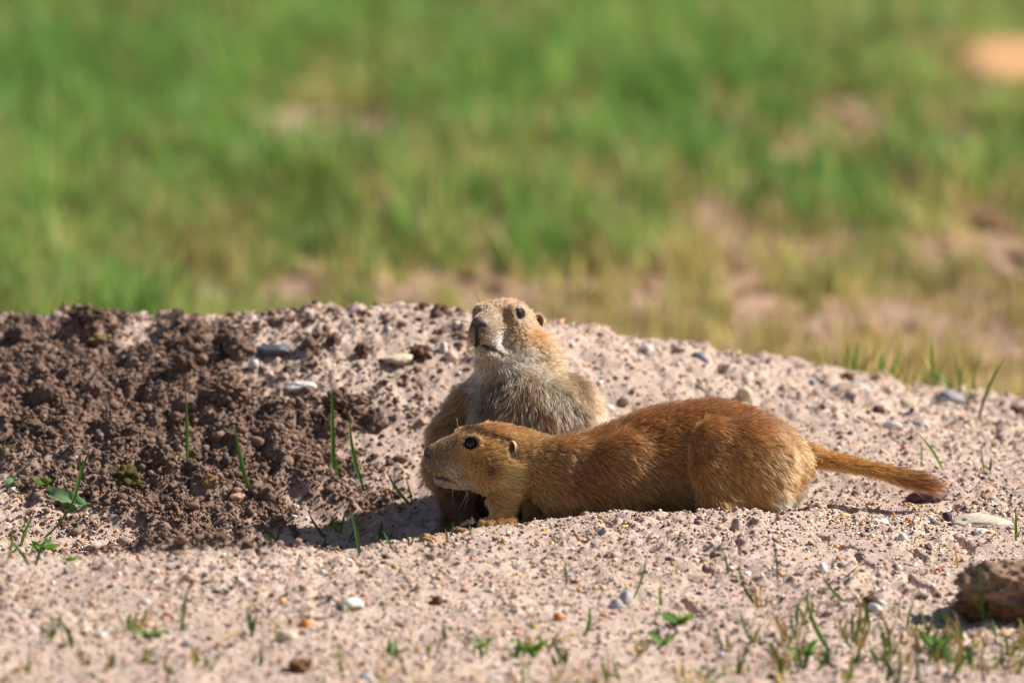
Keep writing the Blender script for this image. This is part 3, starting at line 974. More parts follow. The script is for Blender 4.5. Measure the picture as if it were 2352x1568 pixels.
def tri_sample(V, Q, n, dens, rg):
    T = np.concatenate([Q[:, [0, 1, 2]], Q[:, [0, 2, 3]]])
    a, b, c = V[T[:, 0]], V[T[:, 1]], V[T[:, 2]]
    ar = np.linalg.norm(np.cross(b - a, c - a), axis=1)
    w = ar * dens((a + b + c) / 3)
    k = rg.choice(len(T), n, p=w / w.sum())
    u, v = rg.uniform(size=n), rg.uniform(size=n)
    s = u + v > 1
    u[s], v[s] = 1 - u[s], 1 - v[s]
    return a[k] + u[:, None] * (b[k] - a[k]) + v[:, None] * (c[k] - a[k])

def nrm(v):
    return v / (np.linalg.norm(v, axis=1, keepdims=True) + 1e-9)

def fur(name, parent, org, B, V, Q, n, length, flow, lift, colour, dens, seed, rad=0.00010, clump=0.35, nclump=6000, wisp=0.25, kpts=6):
    rg = np.random.default_rng(seed)
    root = tri_sample(V, Q, n, dens, rg)
    L = length(root) * rg.uniform(0.65, 1.15, n)
    ok = L > 0.0006
    root, L = root[ok], L[ok]
    n = len(root)
    guard = rg.uniform(size=n) < 0.22
    L = L * np.where(guard, 1.25, 1.0)
    N = B.grad(root, 0.002)
    fl = flow(root)
    fl = nrm(fl - N * (fl * N).sum(1, keepdims=True))
    calm = (1 - 0.75 * sstep(X(1850), X(1880), root[:, 0]) * (root[:, 0] > 0.21))[:, None]
    fl = nrm(fl + calm * 0.30 * np.stack([vnoise(root * 90 + 3 * i, 500 + i) for i in range(3)], 1) + 0.22 * calm * rg.normal(size=(n, 3)))
    lf = lift(root)[:, None] * rg.uniform(0.6, 1.4, (n, 1))
    d0 = nrm(N * (lf + 0.25) + fl * (1 - 0.5 * lf))
    d1 = nrm(N * lf * 0.45 + fl + 0.0 * N)
    t = np.linspace(0, 1, kpts)[None, :, None]
    pts = root[:, None] - N[:, None] * 0.0006 + L[:, None, None] * (d0[:, None] * t * (1 - 0.5 * t) + d1[:, None] * 0.5 * t ** 2)
    wz = wisp * L[:, None, None] * t ** 2
    pts = pts + wz * (0.35 * rg.normal(size=(n, 1, 3)) + 0.30 * np.stack([vnoise(root * 260 + 5 * i, 510 + i) for i in range(3)], 1)[:, None])
    # clumps: hair tips lean to the tip of the nearest leading hair
    gi = rg.choice(n, min(nclump, n), replace=False)
    kd = kdtree.KDTree(len(gi))
    for j, g in enumerate(gi): kd.insert(root[g], j)
    kd.balance()
    near = np.array([kd.find(p)[1] for p in root])
    G = pts[gi][near]
    cl = clump * (0.6 + 0.5 * vnoise(root * 60, 530))[:, None, None]
    pts = pts + cl * (t ** 1.5) * (G - pts)
    hc = bpy.data.hair_curves.new(name)
    hc.add_curves([kpts] * n)
    hc.attributes['position'].data.foreach_set('vector', (pts - org).astype(np.float32).ravel()) if 'position' in hc.attributes else None
    rr = hc.attributes.get('radius') or hc.attributes.new('radius', 'FLOAT', 'POINT')
    tp = np.linspace(0, 1, kpts)
    rr.data.foreach_set('value', (rad * (1 - 0.85 * tp ** 1.6)[None] * np.where(guard, 1.7, 1.0)[:, None] * rg.uniform(0.75, 1.25, (n, 1))).astype(np.float32).ravel())
    base, tip = colour(root, rg)
    cc = np.ones((n, kpts, 4), np.float32)
    tt = sstep(0.25, 0.85, tp)[None, :, None]
    cc[..., :3] = np.clip(base[:, None] * (1 - tt) + tip[:, None] * tt, 0.004, 0.95)
    ca = hc.attributes.new('fcol', 'FLOAT_COLOR', 'POINT')
    ca.data.foreach_set('color', cc.ravel())
    hc.materials.append(M_FUR)
    return link(name, hc, parent)

def strands(name, parent, org, lines, rad, mat):
    hc = bpy.data.hair_curves.new(name)
    hc.add_curves([len(l) for l in lines])
    P = np.concatenate([np.array(l) for l in lines]) - org
    hc.attributes['position'].data.foreach_set('vector', P.astype(np.float32).ravel())
    r = np.concatenate([rad * (1 - 0.8 * np.linspace(0, 1, len(l))) for l in lines])
    a = hc.attributes.get('radius') or hc.attributes.new('radius', 'FLOAT', 'POINT')
    a.data.foreach_set('value', r.astype(np.float32))
    hc.materials.append(mat)
    return link(name, hc, parent)

def add_eyes(parent, org, H, rad=4.9):
    for c, out, fa, up, sd in H.eyes:
        V, F = ICO[4]
        W = V * rad * 0.001
        link('eye', mesh_np('eye', W, F, M_EYE), parent, c - org)

def add_ears(parent, org, H, col):
    """small rounded ears: a fleshy rim round a dark bowl"""
    for c, sd in H.ears:
        out = unit(H.r * sd * 0.8 + H.f * 0.42 + H.u * 0.1)
        up = unit(H.u * 0.95 - H.f * 0.25 - out * (out @ (H.u * 0.95 - H.f * 0.25))); fw = np.cross(up, out)
        V, C, F = [], [], []
        prof = [(0.0, -1.6, .10), (0.3, -1.5, .12), (0.55, -0.6, .25), (0.8, 1.4, .55), (0.93, 2.4, .85), (1.0, 2.3, .9), (1.05, 0.8, .85), (1.12, -5.0, .7)]
        ns = 28
        for i, (rr, hh, cc) in enumerate(prof):
            for k in range(ns):
                g = 2 * math.pi * k / ns
                back = 0.5 + 0.5 * math.cos(g - 0.35 * math.pi) # the rim stands higher behind and above
                x, y = math.cos(g), math.sin(g)
                fwd = (fw @ H.f)
                bk = 0.5 - 0.5 * x * (1 if fwd > 0 else -1)
                lift = hh * (0.05 + 1.05 * (0.7 * bk ** 1.5 + 0.3 * max(0, y))) if hh > 0 else hh
                V.append(c + (fw * x * 4.8 * rr + up * y * 6.6 * rr + out * (lift * 1.15 + 2.4)) * 0.001 + H.f * 0.0005)
                C.append(np.array(col) * cc)
        for i in range(len(prof) - 1):
            for k in range(ns):
                F.append((i * ns + k, i * ns + (k + 1) % ns, (i + 1) * ns + (k + 1) % ns, (i + 1) * ns + k))
        link('ear', mesh_np('ear', np.array(V) - org, F, M_SKIN, np.clip(C, 0, 0.9)), parent)

def claw(parent, org, a, b, r, droop=0.002):
    a, b = np.array(a), np.array(b)
    d = unit(b - a); s1 = unit(np.cross(d, [0.3, 0.2, 1])); s2 = np.cross(d, s1)
    V, F = [], []
    nseg, ns = 6, 8
    for i in range(nseg + 1):
        t = i / nseg
        c = a + (b - a) * t + np.array([0, 0, 1]) * droop * (4 * t * (1 - t))
        rr = r * (1 - t) ** 0.7 + 0.00008
        for k in range(ns):
            g = 2 * math.pi * k / ns
            V.append(c + (s1 * math.cos(g) * 0.8 + s2 * math.sin(g)) * rr)
    for i in range(nseg):
        for k in range(ns):
            F.append((i * ns + k, i * ns + (k + 1) % ns, (i + 1) * ns + (k + 1) % ns, (i + 1) * ns + k))
    link('claw', mesh_np('claw', np.array(V) - org, F, M_CLAW), parent)

def paw(B, wrist, d, spread, n=4, size=1.0, down=0.004):
    """palm and toes; returns toe tips for the claws"""
    d = unit(d); side = unit(np.cross(d, [0, 0, 1]))
    palm = np.array(wrist) + d * 0.006 * size
    B.ell(palm, np.array([0.0075, 0.0065, 0.0045]) * size, 0.004, np.stack([d, side, np.cross(side, d)]))
    tips = []
    for i in range(n):
        u = (i - (n - 1) / 2) / ((n - 1) / 2)
        L = (0.0125 - 0.003 * u * u) * size
        dd = unit(d + side * u * spread)
        a = palm + dd * 0.004 * size + side * u * 0.0038 * size
        m = a + dd * L * 0.55 + np.array([0, 0, 0.0022]) * size
        e = a + dd * L - np.array([0, 0, down]) * size
        B.chain([a, m, e], np.array([0.0026, 0.0023, 0.0018]) * size, 0.0012)
        tips.append((e, unit(e - m), 0.0012 * size))
    return tips

def mix(a, b, w):
    w = np.asarray(w)
    return a * (1 - w[:, None]) + b * w[:, None] if w.ndim else a * (1 - w) + b * w

def blob(q, c, r):
    return np.exp(-(((q - np.array(c)) / np.array(r)) ** 2).sum(1))

def seg2(q, a, b):
    a, b = np.array(a, float), np.array(b, float)
    e = b - a; w = q - a
    t = np.clip((w @ e) / (e @ e), 0, 1)
    return np.sqrt(((w - t[:, None] * e) ** 2).sum(1))

def eye_dist(P, H):
    d = np.full(len(P), 1.0)
    for c, out, fa, up, sd in H.eyes:
        w = P - (c + out * 0.0027)
        d = np.minimum(d, np.sqrt(((w @ fa) / 1.15) ** 2 + ((w @ up) / 0.95) ** 2 + (w @ out) ** 2))
    return d * 1000

def ear_mask(q):
    """inside of the ear bowl"""
    a = q.copy(); a[:, 1] = np.abs(a[:, 1])
    return np.exp(-(((a[:, 0] + 22) / 4.2) ** 4 + ((a[:, 2] - 7.0) / 5.6) ** 4)) * (a[:, 1] > 10)

def face_len(q, ed):
    """hair length on the head in metres"""
    l = 0.0052 - 0.0026 * sstep(-12, 24, q[:, 0])
    l = l + 0.0035 * sstep(-2, -20, q[:, 0]) * sstep(8, -8, q[:, 2])
    l = l * sstep(4.0, 5.6, ed)
    bare = sstep(35.2, 37.2, q[:, 0] - 0.12 * q[:, 2]) * sstep(-5.5, -3.0, q[:, 2])
    l = l * (1 - bare)
    l = l * (1 - np.clip(ear_mask(q) * 1.3, 0, 0.95))
    return l

def mouth_d(q):
    a = q.copy(); a[:, 1] = np.abs(a[:, 1])
    pts = [(36, 0, -12), (34, 3.5, -14.6), (28.5, 8, -16.4), (22, 10.6, -18.2), (17, 12, -20.2)]
    d = np.full(len(q), 99.0)
    for p0, p1 in zip(pts[:-1], pts[1:]): d = np.minimum(d, seg2(a, p0, p1))
    d = np.minimum(d, seg2(a, (40.5, 0, -1.2), (37, 0, -12)) + 0.2)
    return d

def nostril_d(q):
    a = q.copy(); a[:, 1] = np.abs(a[:, 1])
    return np.minimum(seg2(a, (41, 1.6, 0), (39.6, 3.8, .8)), seg2(a, (39.6, 3.8, .8), (37, 5.8, -.2)))

def skin_colour(P, under, H):
    q = H.q(P)
    c = under.copy()
    inh = (np.abs(q[:, 0]) < 46) & (np.abs(q[:, 1]) < 34) & (np.abs(q[:, 2]) < 34)
    bare = inh * sstep(34.5, 36.5, q[:, 0] - 0.12 * q[:, 2]) * sstep(-6, -3.5, q[:, 2])
    c = mix(c, lin(108, 88, 78), bare)
    c = mix(c, lin(30, 22, 20), inh * sstep(2.7, 1.6, mouth_d(q)))
    c = mix(c, lin(22, 16, 14), inh * sstep(1.9, 0.9, nostril_d(q)))
    c = mix(c, lin(26, 19, 17), inh * sstep(5.8, 4.9, eye_dist(P, H)))
    c = mix(c, lin(70, 46, 36), inh * np.clip(ear_mask(q) * 1.2, 0, 1))
    return c
# ------------------------------------------------------------------ the lying animal
YL = 0.034
ORG_L = np.array([X(1500), YL, gz(X(1500), YL)])
B = Implicit((X(955), -0.035, -0.035), (X(2170), 0.095, 0.105), 0.00145)
st = [1140, 1190, 1230, 1280, 1340, 1410, 1493, 1580, 1657, 1725, 1785, 1821, 1850, 1872]
tp = [1030, 1012, 1008, 1010, 1000, 976, 943, 927, 922, 940, 972, 992, 1020, 1045]
bt = [1066, 1098, 1140, 1186, 1204, 1206, 1206, 1206, 1204, 1196, 1170, 1140, 1105, 1070]
hw = [10, 19, 23, 26, 29, 33, 32, 31, 36, 41, 36, 29, 19, 8]
yc = [.022, .024, .026, .03, .033, .034, .034, .034, .034, .034, .034, .034, .036, .038]
zc = [(ZZ(a, y) + ZZ(b, y)) / 2 for a, b, y in zip(tp, bt, yc)]
zr = [(ZZ(a, y) - ZZ(b, y)) / 2 for a, b, y in zip(tp, bt, yc)]
B.loft(0, X(np.array(st)), yc, np.array(hw) * .001, zc, zr, 0.012)
HL = Head(P3(1097, 1045, 0.020), (-0.985, -0.15, 0.02), roll=0.0)
head_skin(B, HL)
B.ell(P3(1175, 1055, 0.024), (0.026, 0.022, 0.022), 0.014)              # neck
B.ell(P3(1140, 1092, 0.020), (0.019, 0.017, 0.012), 0.010)              # throat
B.ell(P3(1718, 1075, -0.002), (0.036, 0.019, 0.037), 0.009)              # thigh
B.ell(P3(1640, 1022, -0.006), (0.016, 0.013, 0.019), 0.009)             # knee
B.chain([P3(1640, 1080, -0.010), P3(1655, 1150, -0.014), P3(1668, 1186, -0.014)], [0.014, 0.012, 0.009], 0.008)
B.ell(P3(1690, 1188, -0.014), (0.022, 0.009, 0.006), 0.006)             # hind foot
B.ell(P3(1435, 1080, 0.007), (0.020, 0.009, 0.026), 0.014)              # shoulder blade and elbow
B.ell(P3(1300, 1085, 0.012), (0.022, 0.012, 0.024), 0.016)
B.ell(P3(1770, 1120, 0.030), (0.016, 0.022, 0.014), 0.010)              # under the rump
# near foreleg
B.chain([P3(1188, 1088, 0.014), P3(1150, 1145, 0.007), P3(1154, 1186, 0.003)], [0.0115, 0.0080, 0.0058], 0.004)
tips_l = paw(B, P3(1152, 1187, 0.000), (-0.25, -0.9, -0.3), 0.6, 4, 1.25)
# far foreleg
B.chain([P3(1240, 1120, 0.050), P3(1228, 1160, 0.050), P3(1218, 1198, 0.046)], [0.012, 0.008, 0.0060], 0.008)
tips_l += paw(B, P3(1214, 1202, 0.042), (-0.4, -0.8, -0.3), 0.5, 4, 1.0)
# tail
TAIL = [P3(1845, 1046, 0.038), P3(1900, 1056, 0.037), P3(1960, 1068, 0.036), P3(2030, 1084, 0.034), P3(2090, 1100, 0.031), P3(2128, 1112, 0.029)]
B.chain(TAIL, [0.0092, 0.0058, 0.0046, 0.0041, 0.0036, 0.0022], 0.0008)
VL, QL = B.mesh()
TD = unit(TAIL[-1] - TAIL[0])

def zone_l(P):
    q = HL.q(P)
    head = sstep(-34, -22, q[:, 0])
    tl = sstep(X(1845), X(1880), P[:, 0])
    return q, head, tl

def pxof(P):
    """side-on pattern coordinates of the lying animal (along the body, up)"""
    return P[:, 0] / S + 1176, 784 - ((P[:, 2] - Z0) * math.cos(TH) + P[:, 1] * 0) / S

def len_l(P):
    q, head, tl = zone_l(P)
    ax, ay = pxof(P)
    ed = eye_dist(P, HL)
    b = 0.0085 + 0.002 * sstep(1060, 1150, ay)
    b = b - 0.003 * sstep(1300, 1230, ax)
    b = b * (1 - 0.6 * blob(np.stack([ax, ay], 1), (1627, 1000), (14, 12)))
    foot = sstep(-0.000, -0.012, P[:, 2] - 0.014) * (ax < 1215)
    b = b * (1 - 0.9 * foot)
    t = 0.0078 + 0.009 * sstep(X(1980), X(2110), P[:, 0])
    l = b * (1 - tl) + t * tl
    return l * (1 - head) + face_len(q, ed) * head * sstep(1.5, 2.5, np.where(head > 0.5, mouth_d(q), 9)) * sstep(0.8, 1.6, np.where(head > 0.5, nostril_d(q), 9)) 

def flow_l(P):
    q, head, tl = zone_l(P)
    ax, ay = pxof(P)
    b = np.stack([np.full(len(P), 0.9), 0.15 * (P[:, 1] - YL) / 0.03, -0.28 - 0.5 * sstep(1030, 1130, ay)], 1)
    th = blob(np.stack([ax, ay], 1), (1700, 1090), (90, 80))[:, None]
    b = b * (1 - 0.6 * th) + np.array([0.45, 0, -0.9]) * 0.6 * th
    h = -HL.f + np.stack([0 * P[:, 0], np.sign(P[:, 1] - HL.o[1]) * 0.1, -0.25 * sstep(5, -15, q[:, 2])], 1)
    leg = (sstep(1120, 1150, ay) * (ax < 1215))[:, None]
    b = b * (1 - leg) + np.array([-0.1, -0.2, -1.0]) * leg
    o = b * (1 - head[:, None]) + h * head[:, None]
    return o * (1 - tl[:, None]) + TD * tl[:, None]

def lift_l(P):
    q, head, tl = zone_l(P)
    return 0.42 * (1 - head) * (1 - tl) + 0.28 * head + 0.26 * tl

def col_l(P, rg):
    q, head, tl = zone_l(P)
    ax, ay = pxof(P)
    n = len(P)
    A = np.stack([ax, ay], 1)
    c = np.tile(lin(186, 132, 80), (n, 1))
    c = mix(c, lin(176, 118, 70), sstep(1040, 960, ay) * 0.8)
    c = mix(c, lin(200, 146, 88), blob(A, (1720, 1100), (110, 80)) * 0.9)
    c = mix(c, lin(194, 150, 94), sstep(1330, 1230, ax) * 0.8)
    c = mix(c, lin(128, 94, 66), blob(A, (1330, 1070), (60, 60)) * 0.6)  # shade ahead of the shoulder bulge, put into the coat colour
    c = mix(c, lin(205, 190, 170), np.clip(sstep(1110, 1150, ay) * sstep(1740, 1790, ax) + sstep(1185, 1200, ay) * (ax > 1230), 0, 1))
    c = mix(c, lin(158, 110, 76), (sstep(1120, 1150, ay) * (ax < 1190)) * 0.85)  # near foreleg darkened: the head's shadow is painted into its fur
    c = mix(c, lin(170, 156, 142), blob(A, (1630, 998), (13, 12)) * sstep(-0.4, 0.3, fbm(P * 300, 2, 811)) * 0.9)
    # head
    a = q.copy(); a[:, 1] = np.abs(a[:, 1])
    fu = a[:, [0, 2]]
    h = np.tile(lin(200, 156, 94), (n, 1))
    h = mix(h, lin(178, 126, 78), sstep(14, 21, a[:, 2]))
    h = mix(h, lin(226, 192, 128), blob(fu, (-19, -14), (10, 12)))
    h = mix(h, lin(206, 122, 46), blob(fu, (5, 16.0), (10, 3.4)))
    band = sstep(3.4, 0.8, np.minimum(seg2(fu, (13, 19.5), (0, 19.5)), seg2(fu, (0, 19.0), (-21, 13.6))))
    h = mix(h, lin(70, 44, 28), band * 0.95)
    h = mix(h, lin(62, 46, 36), np.clip(blob(fu, (-5.5, -7.5), (4.2, 5.2)) * 0.75, 0, 1))
    h = mix(h, lin(128, 98, 72), blob(fu, (2, -2), (11, 4)) * 0.5)
    h = mix(h, lin(150, 122, 96), sstep(12, 26, a[:, 0]) * 0.85)
    h = mix(h, lin(176, 140, 98), sstep(16, 28, a[:, 0]) * sstep(1, 7, a[:, 2]) * 0.7)
    h = mix(h, lin(214, 200, 184), np.clip(blob(fu, (20, -11), (8, 5)) + sstep(2, 12, a[:, 0]) * sstep(-15, -19, a[:, 2]), 0, 1) * 0.85)
    h = mix(h, lin(150, 124, 98), blob(fu, (32, -5), (6, 6)) * 0.9)
    spots = sstep(0.45, 0.75, vnoise(q * 0.75, 900)) * blob(fu, (29, -3), (5, 5))
    h = mix(h, lin(60, 46, 38), spots)
    ed = eye_dist(P, HL)
    h = mix(h, lin(214, 176, 116), sstep(8.6, 6.6, ed) * 0.6)
    h = mix(h, lin(40, 30, 24), sstep(5.8, 4.8, ed) * 0.9)
    h = mix(h, lin(120, 84, 50), np.clip(ear_mask(q) * 1.4, 0, 1) * 0.8)
    c = mix(c, h, head)
    # tail
    t = np.tile(lin(218, 152, 78), (n, 1))
    t = mix(t, lin(116, 68, 42), sstep(X(2020), X(2110), P[:, 0] + 0.012 * rg.normal(size=n)))
    c = mix(c, t, tl)
    c = c * np.array([1.92, 1.72, 1.52])
    tip = c * rg.uniform(0.75, 1.25, (n, 1))
    k = rg.uniform(size=n)
    patch = 0.5 + 0.5 * fbm(P * 70, 2, 910)
    dk = 0.20 + 0.22 * patch
    body = 1 - head * 0.45
    tip = np.where((k < dk * body)[:, None], c * 0.16, tip)
    tip = np.where((k > 0.82)[:, None], np.clip(c * 1.9, 0, 0.85), tip)
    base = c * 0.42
    return base, tip

def dens_l(P):
    q, head, tl = zone_l(P)
    return (1 + 1.5 * head + 0.6 * tl) * np.where(P[:, 2] < 0.004, 0.3, 1.0)
under = np.clip(col_l(VL, np.random.default_rng(1))[0] * 0.6, 0, 1)
lying = link('prairie_dog', mesh_np('prairie_dog', VL - ORG_L, QL, M_SKIN, skin_colour(VL, under, HL)), loc=ORG_L)
tag(lying, 'cinnamon brown prairie dog stretched out flat on its belly, tail out behind', 'prairie dog', 'prairie dogs on the burrow mound')
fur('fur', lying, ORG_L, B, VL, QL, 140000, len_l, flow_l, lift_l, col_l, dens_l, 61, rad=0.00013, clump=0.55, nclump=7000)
add_eyes(lying, ORG_L, HL)
add_ears(lying, ORG_L, HL, lin(196, 152, 98))
for e, d, r in tips_l:
    claw(lying, ORG_L, e - d * 0.001, e + d * 0.008 - np.array([0, 0, 0.001]), r * 1.1)
rg = np.random.default_rng(8)
def whisk(H, sd, n, L0, L1, seed, curl=0.25):
    r_ = np.random.default_rng(seed); out = []
    for i in range(n):
        p = H.p(r_.uniform(24, 33), sd * 9.5, r_.uniform(-9, 0))
        d = unit(H.r * sd * r_.uniform(0.6, 1.2) + H.f * r_.uniform(-0.5, 0.25) + H.u * r_.uniform(-0.6, 0.35))
        L = r_.uniform(L0, L1)
        g = -H.f * curl + np.array([0, 0, -1]) * curl
        out.append([p + d * L * t + g * L * t * t for t in np.linspace(0, 1, 8)])
    return out
M_WHISK2 = plain_mat('pale_whisker_hair', lin(214, 190, 150), 0.4)
for sd in (-1, 1):
    strands('whiskers', lying, ORG_L, whisk(HL, sd, 11, 0.010, 0.024, 70 + sd, 0.35), 0.00013, M_WHISK2)
wl = []
for (a, b, c) in [((1037, 1108), (1041, 1130), (1040, 1160)), ((1027, 1104), (1027, 1118), (1025, 1130)), ((1072, 1128), (1070, 1145), (1052, 1170)), ((1074, 1128), (1076, 1150), (1062, 1172)), ((1052, 980), (1050, 965), (1046, 957)), ((1050, 980), (1051, 966), (1052, 955))]:
    yy = 0.008
    p0, p1, p2 = P3(*a, yy), P3(*b, yy), P3(*c, yy)
    wl.append([p0 * (1 - t) ** 2 + 2 * t * (1 - t) * p1 + t * t * p2 for t in np.linspace(0, 1, 8)])
strands('long_whiskers', lying, ORG_L, wl, 0.00017, M_WHISK2)

# ------------------------------------------------------------------ the upright animal behind it
YS = 0.112
ORG_S = np.array([X(1190), YS, gz(X(1190), YS)])
B = Implicit((X(955), 0.015, -0.04), (X(1430), 0.185, 0.185), 0.00145)
py = [835, 870, 910, 950, 1000, 1050, 1100, 1150, 1190, 1225]
le = [1105, 1085, 1056, 1026, 1006, 1000, 1002, 1014, 1040, 1076]
ri = [1254, 1304, 1342, 1364, 1376, 1386, 1390, 1386, 1374, 1350]
yc = [.104, .108, .112, .115, .118, .120, .120, .120, .120, .120]
hd = [24, 29, 34, 39, 44, 46, 46, 46, 42, 34]
zs = np.array([ZZ(a, y) for a, y in zip(py, yc)])
cx = np.array([X((a + b) / 2) for a, b in zip(le, ri)]) * 1.012
rx = np.array([(b - a) / 2 * S for a, b in zip(le, ri)])
o = np.argsort(zs)
B.loft(2, zs[o], cx[o], rx[o], np.array(yc)[o], np.array(hd)[o] * .001, 0.012)
HS = Head(P3(1153, 757, 0.104), (-0.48, -0.85, 0.20), roll=R(-3))
head_skin(B, HS, fat=1.03, eye=1.15)
B.ell(P3(1195, 835, 0.118), (0.026, 0.024, 0.026), 0.012)
B.ell(P3(1212, 850, 0.116), (0.023, 0.024, 0.026), 0.012)
B.ell(P3(1158, 832, 0.098), (0.022, 0.017, 0.012), 0.008)
# chest pad, shoulders, arms
B.ell(P3(1215, 960, 0.084), (0.034, 0.016, 0.032), 0.010)
B.ell(P3(1325, 960, 0.108), (0.016, 0.022, 0.026), 0.018)
B.chain([P3(1068, 930, 0.105), P3(1030, 1005, 0.095), P3(1022, 1075, 0.083), P3(1045, 1150, 0.066), P3(1075, 1190, 0.056)], [0.010, 0.0115, 0.0115, 0.0095, 0.0070], 0.012)
tips_s = paw(B, P3(1078, 1202, 0.052), (-0.15, -0.8, -0.4), 0.6, 4, 1.4)
B.chain([P3(1330, 980, 0.10), P3(1345, 1050, 0.092), P3(1300, 1130, 0.085), P3(1280, 1190, 0.08)], [0.013, 0.013, 0.011, 0.008], 0.012)
for sd, px in ((-1, 1055), (1, 1330)):
    B.ell(P3(px, 1205, 0.085), (0.012, 0.024, 0.007), 0.008)
VS, QS = B.mesh()

def zone_s(P):
    q = HS.q(P)
    head = sstep(-34, -18, q[:, 0]) * sstep(-44, -22, q[:, 2])
    return q, head

def chest_s(P):
    px = P[:, 0] / S + 1176
    front = sstep(0.115, 0.098, P[:, 1] + 0.0 * px)
    return front * sstep(1075, 1100, px + 0 * P[:, 2]) * sstep(1372, 1335, px)

def len_s(P):
    q, head = zone_s(P)
    ed = eye_dist(P, HS)
    ch = chest_s(P)
    b = 0.009 + 0.006 * ch * sstep(ZZ(850, 0.1), ZZ(930, 0.1), P[:, 2])
    z0 = ORG_S[2]
    b = b * (1 - 0.76 * sstep(z0 + 0.026, z0 + 0.012, P[:, 2]) * (P[:, 1] < 0.075))
    fl = face_len(q, ed) * 1.05 * sstep(1.5, 2.5, np.where(head > 0.5, mouth_d(q), 9)) * sstep(0.8, 1.6, np.where(head > 0.5, nostril_d(q), 9))
    return b * (1 - head) + fl * head

def flow_s(P):
    q, head = zone_s(P)
    n = len(P)
    px = P[:, 0] / S + 1176
    b = np.stack([0.5 * (px - 1200) / 180, 0.0 * px, np.full(n, -1.0)], 1)
    ch = chest_s(P)[:, None]
    b = b + ch * 0.55 * np.stack([vnoise(P * 55, 700), vnoise(P * 55, 701) - 0.5, 0.6 * vnoise(P * 55, 702)], 1)
    h = np.tile(-HS.f, (n, 1)) + np.stack([0 * px, 0 * px, -0.35 * sstep(5, -15, q[:, 2])], 1)
    return b * (1 - head[:, None]) + h * head[:, None]

def lift_s(P):
    q, head = zone_s(P)
    return (0.42 + 0.15 * chest_s(P)) * (1 - head) + 0.28 * head

def col_s(P, rg):
    q, head = zone_s(P)
    n = len(P)
    px = P[:, 0] / S + 1176
    c = np.tile(lin(178, 130, 84), (n, 1))
    ch = chest_s(P)
    c = mix(c, lin(194, 156, 114), ch)
    c = mix(c, lin(146, 120, 98), ch * blob(np.stack([px], 1), (1165,), (50,)) * 0.7)  # darker chest middle: shadow below the head painted as fur colour
    c = mix(c, lin(232, 220, 200), ch * blob(np.stack([px], 1), (1098,), (16,)) * 0.9)
    c = mix(c, lin(226, 208, 180), ch * sstep(0.0, 0.35, fbm(P * np.array([60, 60, 25]), 2, 721)) * 0.5)
    c = mix(c, lin(130, 106, 86), ch * sstep(-0.05, 0.4, fbm(P * 40, 3, 720)) * 0.6)
    c = mix(c, lin(214, 178, 132), sstep(1330, 1372, px) * sstep(0.14, 0.10, P[:, 1]))  # right shoulder lightened: sunlight put into the fur colour
    c = mix(c, lin(92, 64, 46), sstep(ORG_S[2] + 0.035, ORG_S[2] + 0.012, P[:, 2]))  # paws and lower body darkened: the shade there is painted in
    a = q.copy(); a[:, 1] = np.abs(a[:, 1])
    fu = a[:, [0, 2]]
    h = np.tile(lin(206, 164, 116), (n, 1))
    h = mix(h, lin(188, 132, 92), sstep(11, 19, a[:, 2]))
    h = mix(h, lin(202, 124, 60), blob(fu, (-9, -3), (9, 8)))
    h = mix(h, lin(110, 78, 54), blob(fu, (14, -1), (6, 2.5)) * 0.5)
    h = mix(h, lin(196, 166, 124), sstep(12, 26, a[:, 0]) * 0.8)
    h = mix(h, lin(244, 238, 230), np.clip(blob(a, (22, 11, -10.5), (9, 8, 6)) * 1.7, 0, 1))
    h = mix(h, lin(158, 138, 120), blob(a, (35, 3, -7), (4, 4, 5)) * 0.7)
    h = mix(h, lin(226, 208, 182), sstep(-11, -17, a[:, 2]) * sstep(-14, 0, a[:, 0]) * 0.95)
    h = mix(h, lin(200, 160, 112), sstep(-12, -20, a[:, 0]) * sstep(0, -12, a[:, 2]))
    h = mix(h, lin(110, 86, 66), blob(fu, (0, -17), (5, 4)) * 0.4)
    ed = eye_dist(P, HS)
    h = mix(h, lin(224, 184, 132), sstep(8.6, 6.6, ed) * 0.7)
    h = mix(h, lin(40, 30, 24), sstep(5.8, 4.8, ed) * 0.9)
    h = mix(h, lin(120, 84, 50), np.clip(ear_mask(q) * 1.4, 0, 1) * 0.7)
    c = mix(c, h, head)
    c = c * 1.5
    tip = c * rg.uniform(0.8, 1.22, (n, 1))
    k = rg.uniform(size=n)
    tip = np.where((k < 0.2)[:, None], c * 0.28, tip)
    tip = np.where((k > 0.86)[:, None], np.clip(c * 1.5, 0, 0.85), tip)
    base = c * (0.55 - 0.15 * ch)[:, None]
    return base, tip

def dens_s(P):
    q, head = zone_s(P)
    return (1 + 1.4 * head) * np.where(P[:, 1] > 0.135, 0.45, 1.0)
under = np.clip(col_s(VS, np.random.default_rng(1))[0] * 0.6, 0, 1)
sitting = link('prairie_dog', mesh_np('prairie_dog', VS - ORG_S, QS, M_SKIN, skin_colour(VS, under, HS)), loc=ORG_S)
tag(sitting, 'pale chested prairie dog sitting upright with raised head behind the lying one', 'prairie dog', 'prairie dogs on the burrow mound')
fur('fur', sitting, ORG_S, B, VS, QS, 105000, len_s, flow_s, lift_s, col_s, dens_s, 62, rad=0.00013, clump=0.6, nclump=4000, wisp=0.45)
add_eyes(sitting, ORG_S, HS, 5.6)
add_ears(sitting, ORG_S, HS, lin(206, 158, 110))
for e, d, r in tips_s:
    claw(sitting, ORG_S, e - d * 0.001, e + d * 0.0065 - np.array([0, 0, 0.001]), r)
ws = []
